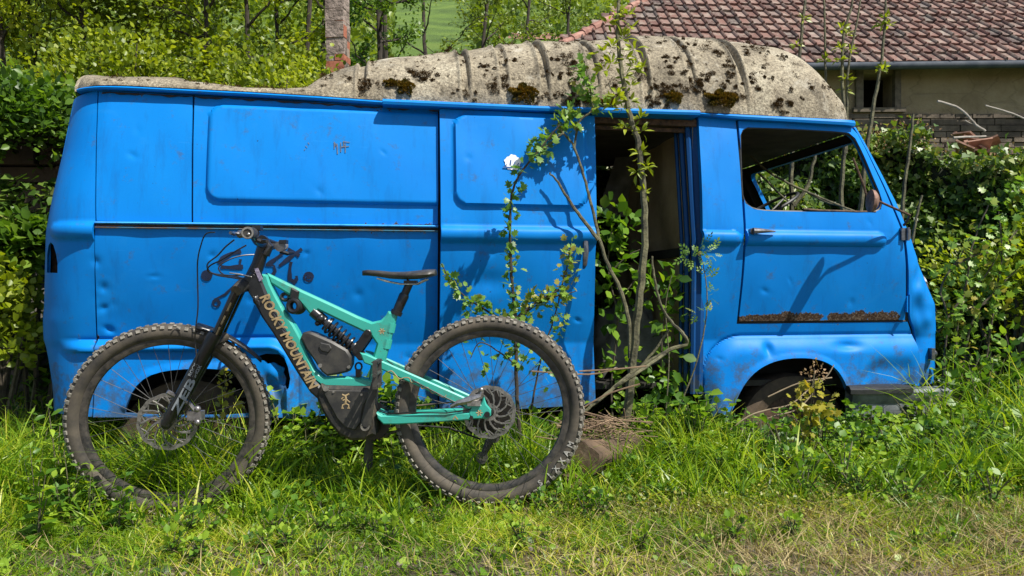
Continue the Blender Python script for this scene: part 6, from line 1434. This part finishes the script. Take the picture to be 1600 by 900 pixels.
lab = 'bushy weed in the grass left of the front wheel'
place(weed('broad', .24, lab, 'broad weeds left of the front bicycle wheel'), spots_([(120,790,.9),(150,815,.8),(100,830,.7),(60,850,.7),(185,835,.6)]))
lab = 'leafy weed in the thick grass in front of the open doorway'
place(weed('nettle', .20, lab, 'weeds before the doorway'), spots_([(990,735,1),(1015,715,1.1),(1045,700,1.2),(1070,720,1.1),(1095,705,1.2),(1120,730,1),(1040,750,.9),(1000,700,1.1),(1150,725,1),(1080,755,.8),(1125,765,.8)]))
lab = 'small leafy weed in the grass below the cab and bumper'
place(weed('low', .17, lab, 'weeds below the cab and bumper'), spots_([(1190,735,1.1),(1230,745,1),(1285,730,1.1),(1340,735,1.1),(1385,745,1),(1430,735,1.1),(1475,750,1.1),(1510,735,1.2),(1550,755,1.1),(1410,765,.9),(1320,770,.9),(1500,780,.8),(1550,800,.8),(1360,705,1.1),(1440,705,1.2),(1255,770,.8),(1580,730,1.2)]))
lab = 'leafy weed standing in the tall grass right of the van nose'
place(weed('tall', .42, lab, 'tall weeds right of the van'), [(2.35,3.7,1),(2.5,3.9,1.1),(2.65,3.6,.9),(2.8,4.0,1.1),(2.45,4.2,1.2),(3.0,4.2,1.1),(2.7,4.4,1.2),(2.25,3.45,.7)])
# the yellowing plant before the front wheel arch
stemthing('yellowing_plant', [([(1262,740),(1266,680),(1268,620),(1272,585)], .004, .002), ([(1262,720),(1250,660),(1246,630)], .003, .002), ([(1264,720),(1285,670),(1292,635)], .003, .002)], 3.3, GBARK, 'yellowing lobed leaf plant with dry brown flower head before the front wheel arch', 'weed', leaves_=[(x, y, 0, 11, 11, .5) for x, y in [(1262,615),(1280,620),(1268,635),(1250,640),(1290,630),(1262,650),(1282,655),(1245,625),(1270,670),(1255,680)]], lm=LF_YEL, lsz=.034, tpl='lobed')
stemthing('dry_flower_stalk', [([(1270,640),(1272,600),(1272,575)], .0025, .002), ([(1272,600),(1262,585)], .002, .001)], 3.31, BARK, 'brown dried flower head standing before the front wheel arch', 'flower', leaves_=[(1272,578,0,40,9,.5),(1262,585,0,16,6,.5),(1281,585,0,16,6,.5)], lm=LF_BROWN, lsz=.014, tpl='quad')
stemthing('dry_flower_stalk', [([(352,740),(353,680),(352,610),(350,580)], .0025, .0015)], 3.08, BARK, 'withered yellow brown stalk seen through the front bicycle wheel', 'flower', leaves_=[(345,583,0,6,7,.7),(357,588,0,6,7,.7),(352,612,0,10,8,.5),(365,625,0,10,8,.5),(345,640,0,8,8,.5)], lm=LF_YEL, lsz=.024, tpl='lobed')
# ---- long arching grass and more weeds
xs_, ys_, hs2 = [], [], []
for (n, x0, x1, y0, y1, h0, h1) in ((420, -1.65, -1.0, 2.96, 3.2, .22, .46), (260, -2.3, -1.75, 2.8, 3.4, .2, .42), (170, -.12, .16, 3.0, 3.25, .2, .38), (260, .55, 1.15, 2.95, 3.4, .15, .32), (420, 1.15, 2.3, 2.85, 3.15, .12, .24), (22, 1.5, 2.2, 3.2, 3.5, .2, .30), (900, 2.1, 3.6, 3.0, 4.4, .3, .62), (160, -1.7, -.9, 2.68, 2.82, .10, .24), (220, -1.0, .3, 2.62, 2.8, .08, .16)):
    xs_.append(rng.uniform(x0, x1, n)); ys_.append(rng.uniform(y0, y1, n)); hs2.append(rng.uniform(h0, h1, n))
x, y, h = map(np.concatenate, (xs_, ys_, hs2)); k = clear(x, y); x, y, h = x[k], y[k], h[k]
o = leafobj('long_grass', blades(np.stack([x, y, gz(x, y)-.004], 1), h, rng.uniform(.005, .010, len(x)), .35, 1.1, lv=8, tint=np.clip(rng.normal(.6, .2, len(x)), 0, .95)), GRS); tag(o, 'long arching grass blades rising through the wheels and round the bumper', 'grass', kind='stuff')
def more(kind, h, lab, group, n, box, s0=.8, s1=1.2, name=None):
    pts = []
    while len(pts) < n:
        a, c = rng.uniform(box[0], box[2]), rng.uniform(box[1], box[3]); x, y = gp(a, c)
        if y < vany(x)+.05 or x > 2.2: 
            if abs(y-2.88) > .05: pts.append((x, y, rng.uniform(s0, s1)))
    p = weed(kind, h, lab, group)
    place(p, pts)
more('low', .13, 'small bright leafy weed among the short grass in front of the cab', 'small weeds in front of the cab', 34, (1130, 700, 1585, 800))
more('nettle', .20, 'nettle like weed in the lush grass under the bumper', 'nettles under the bumper', 22, (1300, 690, 1585, 745))
more('low', .10, 'low leafy weed in the short grass before the rear bicycle wheel', 'low weeds before the rear bicycle wheel', 16, (600, 795, 1000, 830), .6, 1.0)
more('low', .12, 'low leafy weed in the short grass before the front bicycle wheel', 'low weeds before the front bicycle wheel', 16, (160, 810, 600, 845), .6, 1.0)
more('low', .15, 'bright leafy weed in the shade inside the front bicycle wheel', 'weeds behind the front bicycle wheel', 14, (190, 715, 400, 770))
more('low', .10, 'small ragged leafy weed on the bare soil at the very bottom of the view', 'small weeds on the bare soil', 26, (60, 835, 1560, 885), .5, 1.0)
more('tall', .30, 'upright leafy weed below the cab wheel arch', 'upright weeds below the cab', 12, (1120, 690, 1330, 730), .6, 1.0)
more('nettle', .26, 'tall nettle like weed in the shade below the van side between the bicycle wheels', 'tall nettles below the van side', 34, (425, 695, 650, 755), 1.1, 1.8)
more('low', .17, 'leafy weed in the shaded patch behind the rear bicycle wheel', 'leafy weeds behind the rear wheel', 22, (640, 690, 890, 745), 1.0, 1.7)
more('nettle', .24, 'tall leafy weed crowding the threshold of the open doorway', 'tall weeds at the doorway', 20, (960, 680, 1135, 735), .9, 1.5)
more('broad', .22, 'broad leaved weed in the tall grass beside the bumper', 'broad weeds beside the bumper', 22, (1300, 705, 1590, 750), .7, 1.1)
bush('dogwood_bush', (2.95, 4.35, .75), .62, .4, .62, 3600, .040, LF_SPRING, 'oval', 'loose yellow green bush close behind the van nose', 'bush', stems=16, hollow=.2)
bush('dogwood_bush', (3.6, 4.6, 1.0), .6, .4, .7, 3200, .045, LF_HAW, 'lobed', 'pale green bush at the far right edge beside the ivy', 'bush', stems=14, hollow=.2)
bush('dogwood_bush', (-2.62, 3.75, .62), .34, .3, .42, 2200, .045, LF_SPRING, 'oval', 'sunlit yellow green bush low at the left edge beside the van rear', 'bush', stems=10, hollow=.2)
